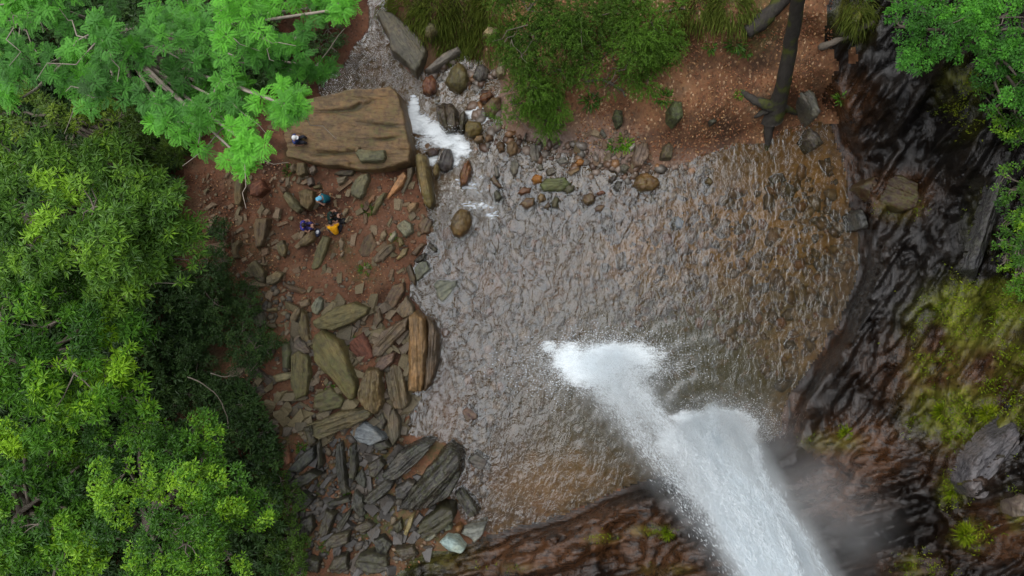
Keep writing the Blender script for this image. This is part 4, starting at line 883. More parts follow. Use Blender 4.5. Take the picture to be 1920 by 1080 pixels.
def tree(name, label, clumps, base, mat, style, cat="tree", group=None, dens=1.0, leaf=(0.13, 0.04), tint=0.45, limbs=True, bark='bark', trunk_r=0.16, up=0.55, twigs=0):
    """clumps: (px, py, z, radius in metres, tint offset)"""
    bz = zt(*base); root = at(base[0], base[1], bz)
    e = empty(name, root, label, cat, group)
    C = np.array([at(c[0], c[1], c[2]) for c in clumps]); R = np.array([c[3] for c in clumps]); T = np.array([c[4] for c in clumps])
    LV = Leaves(); br = []
    top = np.array([C[:, 0].mean() * .6 + root[0] * .4, C[:, 1].mean() * .6 + root[1] * .4, C[:, 2].min() - 0.3 * R.mean() if len(C) > 1 else C[0, 2] - .3 * R[0]])
    tr = wiggle(root - np.array([0, 0, .25]), top, 7, 0.03 * np.linalg.norm(top - root) / 3)
    br.append((tr, np.linspace(trunk_r, trunk_r * .55, 7), 9))
    for c, r, dt in zip(C, R, T):
        k = max(3, int(5 + r * 7))
        sub = c + rand_dirs(k, up) * r * rng.uniform(.3, 1.25, (k, 1)) * np.array([1, 1, .75])
        sr = r * rng.uniform(.2, .55, k); st = dt + rng.normal(0, .10, k)
        if limbs:
            br.append((wiggle(tr[rng.integers(4, 7)], c - np.array([0, 0, .35 * r]), 6, .06 * r), np.linspace(trunk_r * .42, .02, 6), 6))
            for q in range(min(k, 5)):
                br.append((wiggle(c, sub[q], 4, .03), np.linspace(.018, .006, 4), 4))
        for q in range(k):
            area = sr[q] ** 2
            if style == 'frond':
                n = max(3, int(16 * area / 0.05 * dens * .35))
            else:
                n = max(4, int(60 * area / 0.05 * dens * .35))
            dd = rand_dirs(n, up); P = sub[q] + dd * sr[q] * (rng.random((n, 1)) ** .45) * np.array([1, 1, .75])
            A = unit(dd * .7 + np.array([0, 0, .75]) + rng.normal(0, .3, (n, 3)))
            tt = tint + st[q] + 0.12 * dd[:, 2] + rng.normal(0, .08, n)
            if style == 'rosette':
                rosettes(LV, P, A, 9, leaf[0], leaf[1], tt)
            elif style == 'small':
                rosettes(LV, P, A, 7, leaf[0], leaf[1], tt)
            elif style == 'frond':
                # feathery compound leaves: rachis with paired narrow leaflets, several from one shoot
                ns = 6
                ph = rng.random((n, 1)) * 6.28 + np.arange(ns) * 6.283 / ns + rng.normal(0, .3, (n, ns))
                el = rng.normal(0.12, .22, (n, ns))
                dv = np.stack([np.cos(ph) * np.cos(el), np.sin(ph) * np.cos(el), np.sin(el)], -1)
                dv = unit(dv + dd[:, None] * .45)
                sv = unit(np.cross(dv, np.array([0, 0, 1.0]) + rng.normal(0, .2, (n, ns, 3))))
                Lr = leaf[0] * rng.uniform(.7, 1.15, (n, ns))
                for g in np.linspace(.12, 1, 9):
                    pos = P[:, None] + dv * (Lr * g)[..., None] - np.array([0, 0, 1.0]) * (Lr * .35 * g * g)[..., None]
                    for sg in (-1, 1):
                        ld = unit(sv * sg + dv * .55 + rng.normal(0, .06, dv.shape))
                        ls = unit(np.cross(ld, np.cross(dv, sv)))
                        ll = leaf[1] * (1.15 - abs(g - .45) * .9) * rng.uniform(.85, 1.15, (n, ns))
                        LV.add(pos.reshape(-1, 3), ld.reshape(-1, 3), ls.reshape(-1, 3), ll.ravel(), np.full(n * ns, leaf[1] * .34), np.repeat(tt, ns) + rng.normal(0, .03, n * ns))
            elif style == 'needle':
                # fine drooping sprays: shoots lined with narrow leaflets
                sh = unit(dd * np.array([1, 1, .5]) + np.array([0.0, -.25, -.1]) + rng.normal(0, .3, (n, 3)))
                Ls = leaf[0] * rng.uniform(.6, 1.2, n)
                for g in np.linspace(0.1, 1, 8):
                    pos = P + sh * (Ls * g)[:, None] - np.array([0, 0, 1.0]) * (Ls * .4 * g * g)[:, None]
                    for sg in range(3):
                        ld = unit(sh * .6 + rng.normal(0, .6, (n, 3)) + np.array([0, 0, .25]))
                        ls = unit(np.cross(ld, rng.normal(size=(n, 3))))
                        LV.add(pos, ld, ls, np.full(n, leaf[1]) * rng.uniform(.7, 1.2, n), np.full(n, leaf[1] * .32), tt + .25 * g - .1)
    if twigs:
        for _ in range(twigs):
            i = rng.integers(len(C)); a = C[i] + rand_dirs(1, .6)[0] * R[i] * .5; b = a + unit(rng.normal(size=3) * np.array([1, 1, .3])) * rng.uniform(.5, 1.3)
            br.append((wiggle(a, b, 5, .05), np.linspace(.016, .005, 5), 4))
    tm = tubes_mesh("trunk", br)
    to = obj("trunk", tm, M[bark], e); to.matrix_parent_inverse = Matrix.Translation(-Vector(root))
    lo = LV.build("crown", mat, e, 0.22); lo.matrix_parent_inverse = Matrix.Translation(-Vector(root))
    return e

def fill(poly, spacing, z0, z1, r0, r1, seed, tvar=.16, grad=None):
    """clump centres spread through a canopy outline given in pixels"""
    g = np.random.default_rng(seed); P = np.array(poly, float); lo, hi = P.min(0), P.max(0)
    out = []; pts = []
    for _ in range(4000):
        p = lo + g.random(2) * (hi - lo)
        if any((p[0] - q[0]) ** 2 + (p[1] - q[1]) ** 2 < spacing ** 2 for q in pts): continue
        sd_ = float(poly_sd(np.array([p[0]]), np.array([p[1]]), poly)[0])
        if sd_ > -spacing * .32: continue
        pts.append(p)
        inn = min(1, -sd_ / (spacing * 2))
        z = z0 + (z1 - z0) * inn * g.uniform(.5, 1)
        out.append((p[0], p[1], z, g.uniform(r0, r1), g.normal(0, tvar)))
    return out

G = "canopy trees on the left bank"
# feathery tree, top left
fern = [(40, 40, 70, .05), (130, 40, 70, -.15), (60, 120, 60, -.1), (150, 130, 60, .2), (230, 60, 60, -.15), (200, 160, 50, -.2), (300, 90, 60, -.1), (340, 40, 60, 0), (410, 60, 60, .1), (390, 130, 50, 0), (450, 30, 60, .2),
        (520, 18, 48, .2), (590, 8, 42, .15), (640, 12, 30, .25), (500, 90, 42, .05), (560, 70, 38, .1), (590, 122, 32, .1), (525, 125, 36, 0), (440, 105, 45, .2), (340, 165, 45, -.05), (310, 212, 36, .25), (400, 180, 42, 0),
        (375, 230, 38, .2), (450, 200, 42, .1), (520, 188, 40, .3), (536, 196, 24, .3), (440, 240, 40, .1), (468, 272, 34, .25), (452, 298, 22, .3), (270, 190, 40, -.15), (20, 5, 60, .2), (100, 5, 60, .2), (180, 60, 40, .2), (20, 190, 30, .2)]
tree("feathery_tree", "feathery bright blue-green tree filling the top left corner", [(x, y, 9.2 + (0.8 if t > .1 else 0) + .7 * math.sin(x * .03 + y * .05), r / 108 * .95, t + .13 * math.sin(x * .11 + y * .07)) for x, y, r, t in fern],
     (250, 120), M['leaf_fern'], 'frond', "tree", G, dens=.85, leaf=(0.21, 0.058), tint=.5, bark='twig', trunk_r=.12, twigs=34)
tree("olive_tree", "olive-green tree with narrow leaf tufts under the feathery tree", fill([(60, 215), (150, 190), (240, 180), (310, 225), (360, 290), (375, 320), (340, 345), (250, 330), (150, 300), (100, 290)], 46, 6.6, 7.6, .38, .55, 2) +
     fill([(-40, 130), (80, 150), (70, 260), (-40, 250)], 50, 6, 7, .35, .5, 22), (200, 250), M['leaf_olive'], 'rosette', "tree", G, dens=.7, leaf=(0.15, 0.036), tint=.40, trunk_r=.14)
tree("broadleaf_tree", "dense green tree at the middle of the left edge", fill([(-60, 280), (60, 290), (220, 275), (340, 320), (352, 380), (345, 450), (360, 510), (335, 560), (200, 560), (-60, 540)], 58, 7.8, 9.6, .48, .7, 3), (130, 430), M['leaf_mid'], 'rosette', "tree", G, dens=.65, leaf=(0.165, 0.042), tint=.42, trunk_r=.2)
tree("broadleaf_tree", "green tree with yellowish shoots at the left edge below the dense one", fill([(-60, 530), (120, 545), (220, 520), (310, 560), (285, 600), (278, 680), (285, 735), (240, 775), (110, 790), (-60, 770)], 58, 7.4, 9.2, .46, .68, 4, .2), (110, 660), M['leaf_lime'], 'rosette', "tree", G, dens=.65, leaf=(0.16, 0.042), tint=.36, trunk_r=.2)
tree("broadleaf_tree", "lime-green small-leaved tree at the bottom left", fill([(185, 800), (250, 775), (300, 790), (345, 778), (378, 790), (378, 835), (440, 850), (482, 890), (492, 960), (480, 1040), (440, 1110), (220, 1110), (170, 960)], 52, 6.4, 8.2, .42, .62, 5, .2), (330, 950), M['leaf_lime'], 'small', "tree", G, dens=.85, leaf=(0.10, 0.042), tint=.37, trunk_r=.17)
tree("broadleaf_tree", "mixed green tree in the bottom left corner", fill([(-60, 770), (130, 780), (190, 830), (180, 930), (240, 1000), (230, 1110), (-60, 1110)], 62, 5.2, 7.4, .45, .68, 6, .2), (90, 950), M['leaf_lime'], 'rosette', "tree", G, dens=.65, leaf=(0.15, 0.055), tint=.30, trunk_r=.18)
tree("broadleaf_tree", "broad green tree added unseen past the top edge to darken the stream", fill([(150, -280), (330, -230), (560, -250), (600, -420), (500, -600), (200, -620), (100, -450)], 62, 8.6, 10.4, .6, .8, 33), (420, -120), M['leaf_mid'], 'rosette', "tree", G, dens=.5, leaf=(0.17, 0.045), tint=.4, trunk_r=.18)  # out of view, added so the stream reflects dark leaves instead of sky
# shaded shrubs under the canopy edge
under = [(385, 545, 60, "shaded shrub right of the dense left tree"), (430, 610, 58, "shaded shrub touching the rock pile's left side"), (345, 640, 70, "shaded shrub under the yellowish-shoot tree"), (470, 665, 40, "shaded shrub beside the pale mossy slab"),
         (375, 720, 60, "shaded shrub above the lime-green bottom tree"), (400, 490, 36, "small shaded shrub at the left end of the beach"), (310, 740, 50, "shaded shrub in the gap between two left trees"),
         (525, 930, 45, "shaded shrub left of the dark rock pile"), (520, 1010, 55, "shaded shrub at the foot of the lime-green tree"), (545, 1065, 36, "shaded shrub at the bottom edge by the dark pile"), (505, 850, 24, "tiny shaded shrub above the lime-green tree"), (612, 75, 40, "shaded shrub under the feathery tree's right arm"), (545, 150, 34, "shaded shrub above the huge flat slab"), (430, 790, 30, "shaded shrub below the curving vine"), (410, 430, 26, "small shaded shrub beside the crooked tan stone"), (455, 560, 40, "shaded shrub left of the dark grey slab"), (490, 640, 36, "shaded shrub below the dark grey slab"), (440, 740, 44, "shaded shrub above the pale broken log"), (455, 800, 30, "shaded shrub left of the pale broken log")]
for x, y, r, lb in under:
    zz = zt(x, y)
    cl = [(x + r * .5 * math.cos(k * 2.4), y + r * .5 * math.sin(k * 2.4), zz + .35 + .25 * (k % 2), r / 62 * .55, rng.normal(0, .12)) for k in range(5)]
    lime = y > 900
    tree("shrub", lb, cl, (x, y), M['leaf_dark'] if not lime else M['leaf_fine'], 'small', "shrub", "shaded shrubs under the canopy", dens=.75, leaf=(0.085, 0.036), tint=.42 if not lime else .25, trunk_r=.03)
# undergrowth covering the forest floor below the canopy
q = np.column_stack([rng.uniform(-80, 560, 13000), rng.uniform(-60, 1120, 13000)])
q = q[(poly_sd(q[:, 0], q[:, 1], [(-90, -70), (560, -70), (520, 60), (560, 150), (430, 200), (330, 300), (330, 480), (400, 600), (330, 780), (470, 880), (500, 1130), (-90, 1130)]) < 0) | (poly_sd(q[:, 0], q[:, 1], [(330, 690), (470, 720), (520, 830), (540, 1130), (440, 1130), (400, 800)]) < 0)]
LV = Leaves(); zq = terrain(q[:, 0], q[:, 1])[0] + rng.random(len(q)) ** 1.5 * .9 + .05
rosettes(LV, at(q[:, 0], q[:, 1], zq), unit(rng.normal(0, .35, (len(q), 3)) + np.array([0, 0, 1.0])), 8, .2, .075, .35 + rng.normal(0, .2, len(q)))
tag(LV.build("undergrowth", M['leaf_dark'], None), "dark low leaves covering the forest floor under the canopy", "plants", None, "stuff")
# right bank
tree("broadleaf_tree", "dense fine-leaved green tree in the top right corner", fill([(1640, -50), (1632, 60), (1672, 108), (1698, 145), (1765, 132), (1800, 112), (1850, 145), (1880, 200), (1960, 210), (1980, -50)], 48, 6.2, 8.6, .4, .6, 8, .14), (1800, 60), M['leaf_fern'], 'small', "tree", None, dens=1.2, leaf=(0.08, 0.036), tint=.48, trunk_r=.15)
for (pl, lb, sd_) in [([(1840, 150), (1960, 170), (1960, 290), (1895, 290), (1862, 240)], "dark green shrub hanging under the top right tree", 9), ([(1872, 310), (1950, 300), (1950, 400), (1885, 395)], "green shrub on the right edge above the moss", 10),
                ([(1868, 400), (1950, 395), (1950, 545), (1895, 550), (1870, 470)], "bright green shrub on the right edge beside the long wet slab", 12)]:
    tree("shrub", lb, fill(pl, 30, 5.6, 6.4, .28, .4, sd_), (1915, pl[0][1] + 40), M['leaf_lime'], 'small', "shrub", "shrubs on the right cliff", dens=.8, leaf=(0.07, 0.035), tint=.38 if sd_ > 9 else .22, trunk_r=.04)
# drooping fine shrubs, top centre
for cl, bs, lb in [([(990, 20, 3.6, .8, -.1), (960, 70, 3.2, .6, -.15), (1010, 80, 3.2, .75, -.1), (985, 140, 2.6, .65, 0), (1000, 190, 1.9, .55, .15), (960, 195, 1.6, .45, .15), (1040, 190, 1.8, .5, .2), (1040, 235, 1.2, .42, .3), (1020, 225, 1.2, .35, .25), (1045, 130, 2.6, .5, 0)], (1010, 110), "drooping fine-leaved green shrub reaching down to the shallows"),
                   ([(1090, 30, 3.6, .75, -.1), (1150, 20, 3.6, .8, -.05), (1110, 100, 2.8, .55, 0), (1175, 85, 3.0, .75, .1), (1225, 50, 3.2, .7, .1), (1215, 130, 2.2, .55, .1), (1165, 140, 2.0, .4, .15), (1105, 140, 2.2, .35, .2), (1240, 95, 2.4, .5, .15), (1065, 60, 3.2, .5, -.1)], (1150, 70), "broad fine-leaved green shrub left of the leafy bank")]:
    tree("shrub", lb, cl, bs, M['leaf_fine'], 'needle', "shrub", "fine-leaved shrubs over the shallows", dens=1.6, leaf=(0.24, 0.06), tint=.62, trunk_r=.06, up=.3, twigs=8)

# grass tufts and small plants
def tuft(name, label, px, py, r, n, L, w, mat, tint, cat, group=None, hang=(0, 0), z=None, wide=None):
    zb = zt(px, py) if z is None else z
    root = at(px, py, zb)
    a = rng.random(n) * 6.283; q = np.sqrt(rng.random(n)) * r * (.75 + .5 * rng.random(n))
    pxs = px + q * np.cos(a); pys = py - q * np.sin(a)
    gp = at(pxs, pys, terrain(pxs, pys)[0]) - root
    d = unit(np.stack([np.cos(a) * .6 + hang[0], np.sin(a) * .6 + hang[1], np.full(n, .7)], -1) + rng.normal(0, .3, (n, 3)))
    s = unit(np.cross(d, rng.normal(size=(n, 3))))
    LV = Leaves(); LL = L * rng.uniform(.5, 1.2, n); t = tint + rng.normal(0, .15, n)
    LV.add(gp, d, s, LL * .6, np.full(n, w), t)
    d2 = unit(d * .8 + np.array([hang[0], hang[1], -.35]))
    LV.add(gp + d * (LL * .38)[:, None], d2, s, LL * .75, np.full(n, w), t + .1)
    o = LV.build(name, M[mat], None, .35)
    o.location = root
    return tag(o, label, cat, group)

for x, y, r, n, lb in [(760, 20, 34, 420, "grass clump at the top of the smooth grey slab"), (815, 25, 36, 520, "grass clump above the long pale grey stone"), (868, 35, 40, 620, "grass clump hanging over the olive boulder"), (925, 20, 36, 520, "grass clump at the top left of the fine shrub"),
                       (850, 80, 24, 260, "small grass clump just above the olive boulder"), (910, 85, 26, 240, "grass clump between pale yellow stone and fine shrub"), (1310, 12, 34, 420, "grass patch at the top, left of the mossy log"), (1370, 14, 34, 420, "grass patch at the top beside the mossy log"), (1245, 60, 24, 200, "grass clump at the right side of the broad fine shrub"),
                       (1612, 30, 26, 300, "grass clump between fallen branch and top right tree")]:
    tuft("grass_clump", lb, x, y, r * 1.2, n, .42, .036, 'grass', .75, "grass", "grass clumps along the top bank", (0, -.5))
for x, y, r, n, L, w, m, t, lb in [(1172, 268, 20, 130, .17, .05, 'leaf_lime', .55, "bright green low plant beside the upright pinkish stone"), (1152, 272, 16, 90, .16, .05, 'leaf_mid', .35, "dark green low plant left of the bright green one"), (1245, 185, 18, 120, .2, .05, 'leaf_mid', .4, "leafy green plant on top of the mossy block"),
                             (1108, 190, 20, 110, .2, .05, 'leaf_mid', .25, "blue-green fern below the broad fine shrub"), (1378, 85, 16, 110, .2, .05, 'leaf_mid', .25, "small fern on the orange leaf litter"), (1400, 100, 10, 50, .15, .04, 'leaf_mid', .35, "tiny fern at the edge of the mossy log"), (1330, 90, 12, 60, .16, .05, 'leaf_mid', .4, "small green plant left of the litter fern"),
                             (1385, 178, 9, 50, .12, .04, 'leaf_lime', .45, "tiny green plant on the left root of the leaning tree"), (1575, 185, 12, 70, .15, .04, 'leaf_lime', .4, "small green plant at the top of the right cliff foot"), (1040, 340, 14, 70, .12, .03, 'leaf_fine', .4, "green plant growing on the flat mossy slab"),
                             (685, 505, 14, 70, .12, .035, 'leaf_lime', .35, "small green plant in the middle of the beach"), (690, 395, 14, 80, .14, .035, 'leaf_fine', .4, "green plants right of the grey-olive block"), (665, 640, 10, 50, .12, .035, 'leaf_fine', .35, "small plant above the biggest olive slab"),
                             (620, 728, 10, 50, .12, .035, 'leaf_lime', .3, "small plant left of the biggest olive slab's tip"), (738, 447, 8, 40, .1, .03, 'leaf_lime', .4, "tiny plant between whitish and pale green-grey stones"), (565, 838, 10, 50, .14, .035, 'leaf_lime', .3, "small plant left of the leftmost splintered pillar"),
                             (715, 900, 8, 40, .12, .035, 'leaf_lime', .35, "small plant on the big dark layered boulder"), (650, 922, 8, 40, .12, .035, 'leaf_lime', .35, "small plant at the foot of the splintered pillars"), (610, 1025, 12, 60, .14, .035, 'leaf_mid', .3, "blue-green fern at the left of the grey-brown bottom slab"),
                             (540, 320, 12, 60, .12, .035, 'leaf_fine', .25, "small plant below the huge slab's left end"), (715, 690, 8, 40, .1, .03, 'leaf_fine', .4, "tiny plant above the left striped slab"), (500, 620, 14, 80, .16, .04, 'leaf_fine', .3, "small plant below the dark grey slab")]:
    tuft("low_plant", lb, x, y, r * .62, n, L * 1.15, w, m, t, "plant", "low plants on the banks")
for x, y, r, n, t, lb in [(1765, 772, 20, 320, .55, "grassy tuft at the lower left of the moss slope"), (1850, 775, 24, 380, .7, "pale yellow grass tuft above the grooved slab's top"), (1808, 1002, 18, 300, .55, "bright green tuft below the grooved slab"),
                          (1785, 920, 12, 180, .5, "small bright tuft left of the grooved slab"), (1897, 950, 14, 200, .5, "green tuft beside the pale right-edge stone"), (1585, 812, 10, 120, .5, "yellow-green tuft on the cliff above the mist"), (1250, 998, 10, 110, .4, "small fern left of the falling water")]:
    tuft("grass_tuft", lb, x, y, r * .33, n, .25, .024, 'mossy', t, "grass", "grass tufts on the cliff")
# moss that clothes the cliff ledges
mq = np.column_stack([rng.uniform(860, 1960, 60000), rng.uniform(120, 1100, 60000)])
mw = blob(mq[:, 0], mq[:, 1], [m for m in MOSS if m[0] > 1400 or (m[1] > 900 and m[0] > 860)])
mq = mq[(poly_sd(mq[:, 0], mq[:, 1], CLIFF) < -8) & (rng.random(len(mq)) < mw * 2.2 * np.clip(fbm(mq[:, 0] / 24, mq[:, 1] / 24, 19, 3) * 3.2 + .25, 0, 1))]
LV = Leaves(); mp = at(mq[:, 0], mq[:, 1], terrain(mq[:, 0], mq[:, 1])[0]); k = len(mq)
mt = .55 + .4 * fbm(mq[:, 0] / 40, mq[:, 1] / 40, 29, 3)
for _ in range(3):
    d = unit(rng.normal(0, .6, (k, 3)) + np.array([-.2, 0, .8])); LV.add(mp + rng.normal(0, .03, (k, 3)), d, unit(np.cross(d, rng.normal(size=(k, 3)))), rng.uniform(.04, .11, k), np.full(k, .028), mt + rng.normal(0, .12, k))
tag(LV.build("moss_cover", M['mossy'], None, .3), "yellow-green moss clothing the cliff ledges", "moss", None, "stuff")

# ------------------------------------------------------------------ leaning tree, logs, twigs
def pxz(pts): return np.array([at(x, y, z) for x, y, z in pts])
def smooth(pts, n=24):
    P = np.asarray(pts, float); t = np.linspace(0, len(P) - 1, n); out = []
    for q in t:
        i = min(int(q), len(P) - 2); f = q - i
        p0 = P[max(i - 1, 0)]; p1 = P[i]; p2 = P[i + 1]; p3 = P[min(i + 2, len(P) - 1)]
        out.append(.5 * ((2 * p1) + (-p0 + p2) * f + (2 * p0 - 5 * p1 + 4 * p2 - p3) * f * f + (-p0 + 3 * p1 - 3 * p2 + p3) * f ** 3))
    return np.array(out)
zb = zt(1455, 205); root = at(1455, 205, zb)
le = empty("leaning_tree", root, "leaning mossy grey tree with spread roots on the leafy bank", "tree")
inv_ = Matrix.Translation(-Vector(root))
tr = smooth(pxz([(1446, 222, zb - .2), (1458, 195, zb + .35), (1471, 145, 2.2), (1482, 85, 3.3), (1496, 5, 4.9), (1502, -90, 6.6), (1498, -230, 8.8)]), 30)
o = obj("trunk", tubes_mesh("trunk", [(tr + rng.normal(0, .012, tr.shape), np.concatenate([np.linspace(.38, .22, 8), np.linspace(.215, .13, 22)]), 14)]), M['bark_moss'], le); o.matrix_parent_inverse = inv_
for rp, r0 in [([(1452, 200, zb + .3), (1430, 194, zt(1425, 192) + .15), (1408, 184, zt(1408, 184) + .06), (1386, 170, zt(1386, 170) - .06)], .2), ([(1450, 205, zb + .25), (1443, 232, zt(1443, 232) + .12), (1440, 258, zt(1440, 258) + .05), (1436, 284, zt(1436, 284) - .1)], .22),
               ([(1460, 200, zb + .3), (1478, 205, zt(1478, 205) + .12), (1496, 214, zt(1496, 214) - .08)], .16), ([(1455, 200, zb + .2), (1428, 212, zt(1428, 212) + .08), (1410, 222, zt(1410, 222) - .08)], .13)]:
    p = smooth(pxz(rp), 12); o = obj("root", tubes_mesh("root", [(p + rng.normal(0, .012, p.shape), np.linspace(r0, r0 * .35, 12), 9)]), M['bark_moss'], le); o.matrix_parent_inverse = inv_
LV = Leaves(); br = []
for k in range(16):
    c = tr[-1] + np.array([rng.normal(0, 1.4), rng.normal(1.6, 1.0), rng.normal(.8, .5)])
    br.append((wiggle(tr[-1 - k % 4], c, 5, .08), np.linspace(.07, .015, 5), 5))
    dd = rand_dirs(120, .5); P = c + dd * .7 * rng.random((120, 1)) ** .5
    rosettes(LV, P, unit(dd + np.array([0, 0, .8])), 7, .11, .045, .4 + rng.normal(0, .12, 120))
o = obj("limb", tubes_mesh("limb", br), M['bark_moss'], le); o.matrix_parent_inverse = inv_
o = LV.build("crown", M['leaf_mid'], le); o.matrix_parent_inverse = inv_

def log(name, pts, r0, r1, mat, label, cat="log", seg=9, lift=.6):
    P = np.array([at(x, y, (zt(x, y) if z is None else z) + r0 * lift) for x, y, z in pts]); P = smooth(P, 14)
    P = P + rng.normal(0, .008, P.shape); r = np.linspace(r0, r1, 14) * (1 + .12 * rng.normal(size=14)); r[0] *= .75; r[-1] *= .6
    c = P.mean(0); V, Q = tube(P - c, r, seg); n = len(V)
    V = np.concatenate([V, [P[0] - c, P[-1] - c]])
    cap = np.concatenate([np.array([[n, (k + 1) % seg, k, k] for k in range(seg)]), np.array([[n + 1, n - seg + k, n - seg + (k + 1) % seg, n - seg + (k + 1) % seg] for k in range(seg)])])
    me = bpy.data.meshes.new(name)
    me.from_pydata(V.tolist(), [], [list(map(int, q)) for q in Q] + [list(map(int, q[:3])) for q in cap]); me.polygons.foreach_set("use_smooth", [True] * len(me.polygons)); me.update()
    return tag(obj(name, me, M[mat], None, c), label, cat)
log("fallen_branch", [(1536, 90, None), (1570, 76, None), (1605, 58, None), (1640, 40, None)], .11, .07, 'bark', "grey fallen branch right of the leaning tree")
log("mossy_log", [(1398, 62, None), (1425, 42, None), (1450, 18, None), (1478, -20, None)], .2, .24, 'bark_moss', "mossy log at the top beside the leaning tree")
log("pale_log", [(472, 826, None), (490, 814, None), (512, 799, None)], .07, .1, 'twig', "pale broken log lying in the shade at lower left")
log("dark_branch", [(1096, 155, None), (1130, 150, None), (1165, 168, None), (1172, 182, None)], .05, .03, 'bark', "thin dark branch under the broad fine shrub", "branch")
log("thin_branch", [(1246, 22, None), (1270, 16, None), (1292, 18, None)], .03, .02, 'bark', "thin dark branch on the soil at the top centre", "branch", 6)
log("bare_vine", [(350, 706, 2.6), (385, 722, 2.8), (412, 750, 2.6), (428, 790, 2.2), (424, 825, 1.7)], .018, .012, 'twig', "thin bare vine curving over the shaded shrubs", "vine", 5)
log("bare_vine", [(395, 700, 2.2), (420, 706, 2.2), (446, 703, 2.0)], .014, .01, 'twig', "short bare twig above the curving vine", "vine", 5)

# ------------------------------------------------------------------ loose leaves, pebbles (nobody could count them)
def scatter(polys, n, seed):
    g = np.random.default_rng(seed); out = []
    for poly, k in polys:
        P = np.array(poly, float); lo, hi = P.min(0), P.max(0)
        q = lo + g.random((int(n * k * 2.2), 2)) * (hi - lo)
        q = q[poly_sd(q[:, 0], q[:, 1], poly) < 0][:int(n * k)]
        out.append(q)
    return np.concatenate(out)
BANK = [(1240, -20), (1560, -20), (1565, 230), (1470, 250), (1360, 280), (1240, 320), (1080, 270), (1090, 160), (1200, 200), (1260, 100)]
BEACH = [(350, 330), (470, 300), (520, 300), (770, 330), (800, 400), (770, 500), (760, 560), (600, 580), (480, 600), (420, 500)]
PILE = [(480, 580), (760, 560), (800, 700), (760, 830), (860, 980), (760, 1075), (540, 1075), (540, 850), (430, 760)]
q = scatter([(BANK, .7), (BEACH, .35), (PILE, .1)], 9500, 5)
q = q[rng.random(len(q)) < np.clip(.55 + 1.6 * fbm(q[:, 0] / 38, q[:, 1] / 38, 37, 3), .08, 1)]
z = np.maximum(terrain(q[:, 0], q[:, 1])[0], water_z(q[:, 0], q[:, 1])) + .015
a = rng.random(len(q)) * 6.283; d = np.stack([np.cos(a), np.sin(a), rng.normal(0, .25, len(q))], -1); d = unit(d)
s_ = unit(np.cross(d, np.array([0, 0, 1.0]) + rng.normal(0, .35, (len(q), 3))))
LV = Leaves(); L_ = rng.uniform(.04, .11, len(q)); tn = rng.beta(1.6, 2.6, len(q))
LV.add(at(q[:, 0], q[:, 1], z), d, s_, L_, L_ * .5, tn)
tag(LV.build("fallen_leaves", M['dead'], None, .05), "dry orange and buff leaves scattered over the banks", "leaves", None, "stuff")

ico = bmesh.new(); bmesh.ops.create_icosphere(ico, subdivisions=1, radius=1.0)
iv = np.array([v.co[:] for v in ico.verts]); ifc = np.array([[v.index for v in f.verts] for f in ico.faces]); ico.free()
def pebbles(name, polys, n, r0, r1, color, rough, label, seed, lift=.3):
    q = scatter(polys, n, seed); g = np.random.default_rng(seed)
    z = terrain(q[:, 0], q[:, 1])[0]; r = r0 + (r1 - r0) * g.random(len(q)) ** 2.5
    c = at(q[:, 0], q[:, 1], z + r * lift)
    a = g.random(len(q)) * 6.283; sx = g.uniform(.8, 1.7, len(q)); sz = g.uniform(.35, .7, len(q))
    v = iv[None] * (1 + .22 * g.normal(size=(len(q), len(iv), 1))) * r[:, None, None] * np.stack([sx, np.ones_like(sx), sz], -1)[:, None]
    ca, sa = np.cos(a)[:, None], np.sin(a)[:, None]
    V = np.stack([v[..., 0] * ca - v[..., 1] * sa, v[..., 0] * sa + v[..., 1] * ca, v[..., 2]], -1) + c[:, None]
    Fc = ifc[None] + (np.arange(len(q)) * len(iv))[:, None, None]
    tn = np.repeat(g.random(len(q)), len(iv))
    o = obj(name, mesh_np(name, V.reshape(-1, 3), Fc.reshape(-1, 3), 3, True, dict(tint=tn)), m_pebble(name, color, rough))
    return tag(o, label, "pebbles", None, "stuff")
def m_pebble(name, cols, rough):
    t = NT(name + "_stone"); base = t.ramp(t.attr("tint"), [(i / (len(cols) - 1), c) for i, c in enumerate(cols)])
    n = t.noise(t.coord(), 25, 4, .65)
    return t.surf(t.principled(t.mul(base, t.ramp(n, [(.3, .6), (.7, 1.25)])), rough, t.bump(n, .5, .02), .5))
SHAL = [(930, 230), (1000, 265), (1080, 270), (1190, 300), (1260, 310), (1340, 300), (1340, 360), (1200, 390), (1060, 410), (960, 400), (900, 340), (890, 270)]
STRM = [(790, 140), (860, 100), (930, 130), (940, 230), (890, 260), (880, 200), (820, 190)]
pebbles("shallow_pebbles", [(SHAL, .8), (STRM, .2)], 900, .04, .17, [(0.06, 0.04, 0.03), (0.13, 0.075, 0.045), (0.2, 0.16, 0.13), (0.11, 0.10, 0.085), (0.22, 0.11, 0.045)], .35, "small wet stones scattered through the shallows", 3, .45)
pebbles("bank_pebbles", [(BEACH, .55), (PILE, .6), ([(1080, 230), (1200, 250), (1200, 330), (1060, 320)], .15)], 900, .015, .07, [(0.06, 0.045, 0.03), (0.15, 0.085, 0.05), (0.17, 0.13, 0.075), (0.1, 0.085, 0.06), (0.27, 0.19, 0.12)], .8, "small brown stones strewn over the soil and rock pile", 4, .3)
pebbles("bed_stones", [([(800, 430), (1000, 400), (1250, 400), (1560, 300), (1600, 480), (1480, 740), (1300, 600), (1000, 640), (900, 960), (870, 820), (830, 620)], 1)], 1400, .05, .24, [(0.06, 0.03, 0.012), (0.11, 0.06, 0.022), (0.045, 0.03, 0.018), (0.14, 0.095, 0.05), (0.13, 0.05, 0.015)], .5, "rounded stones lying on the pool bed", 6, .2)
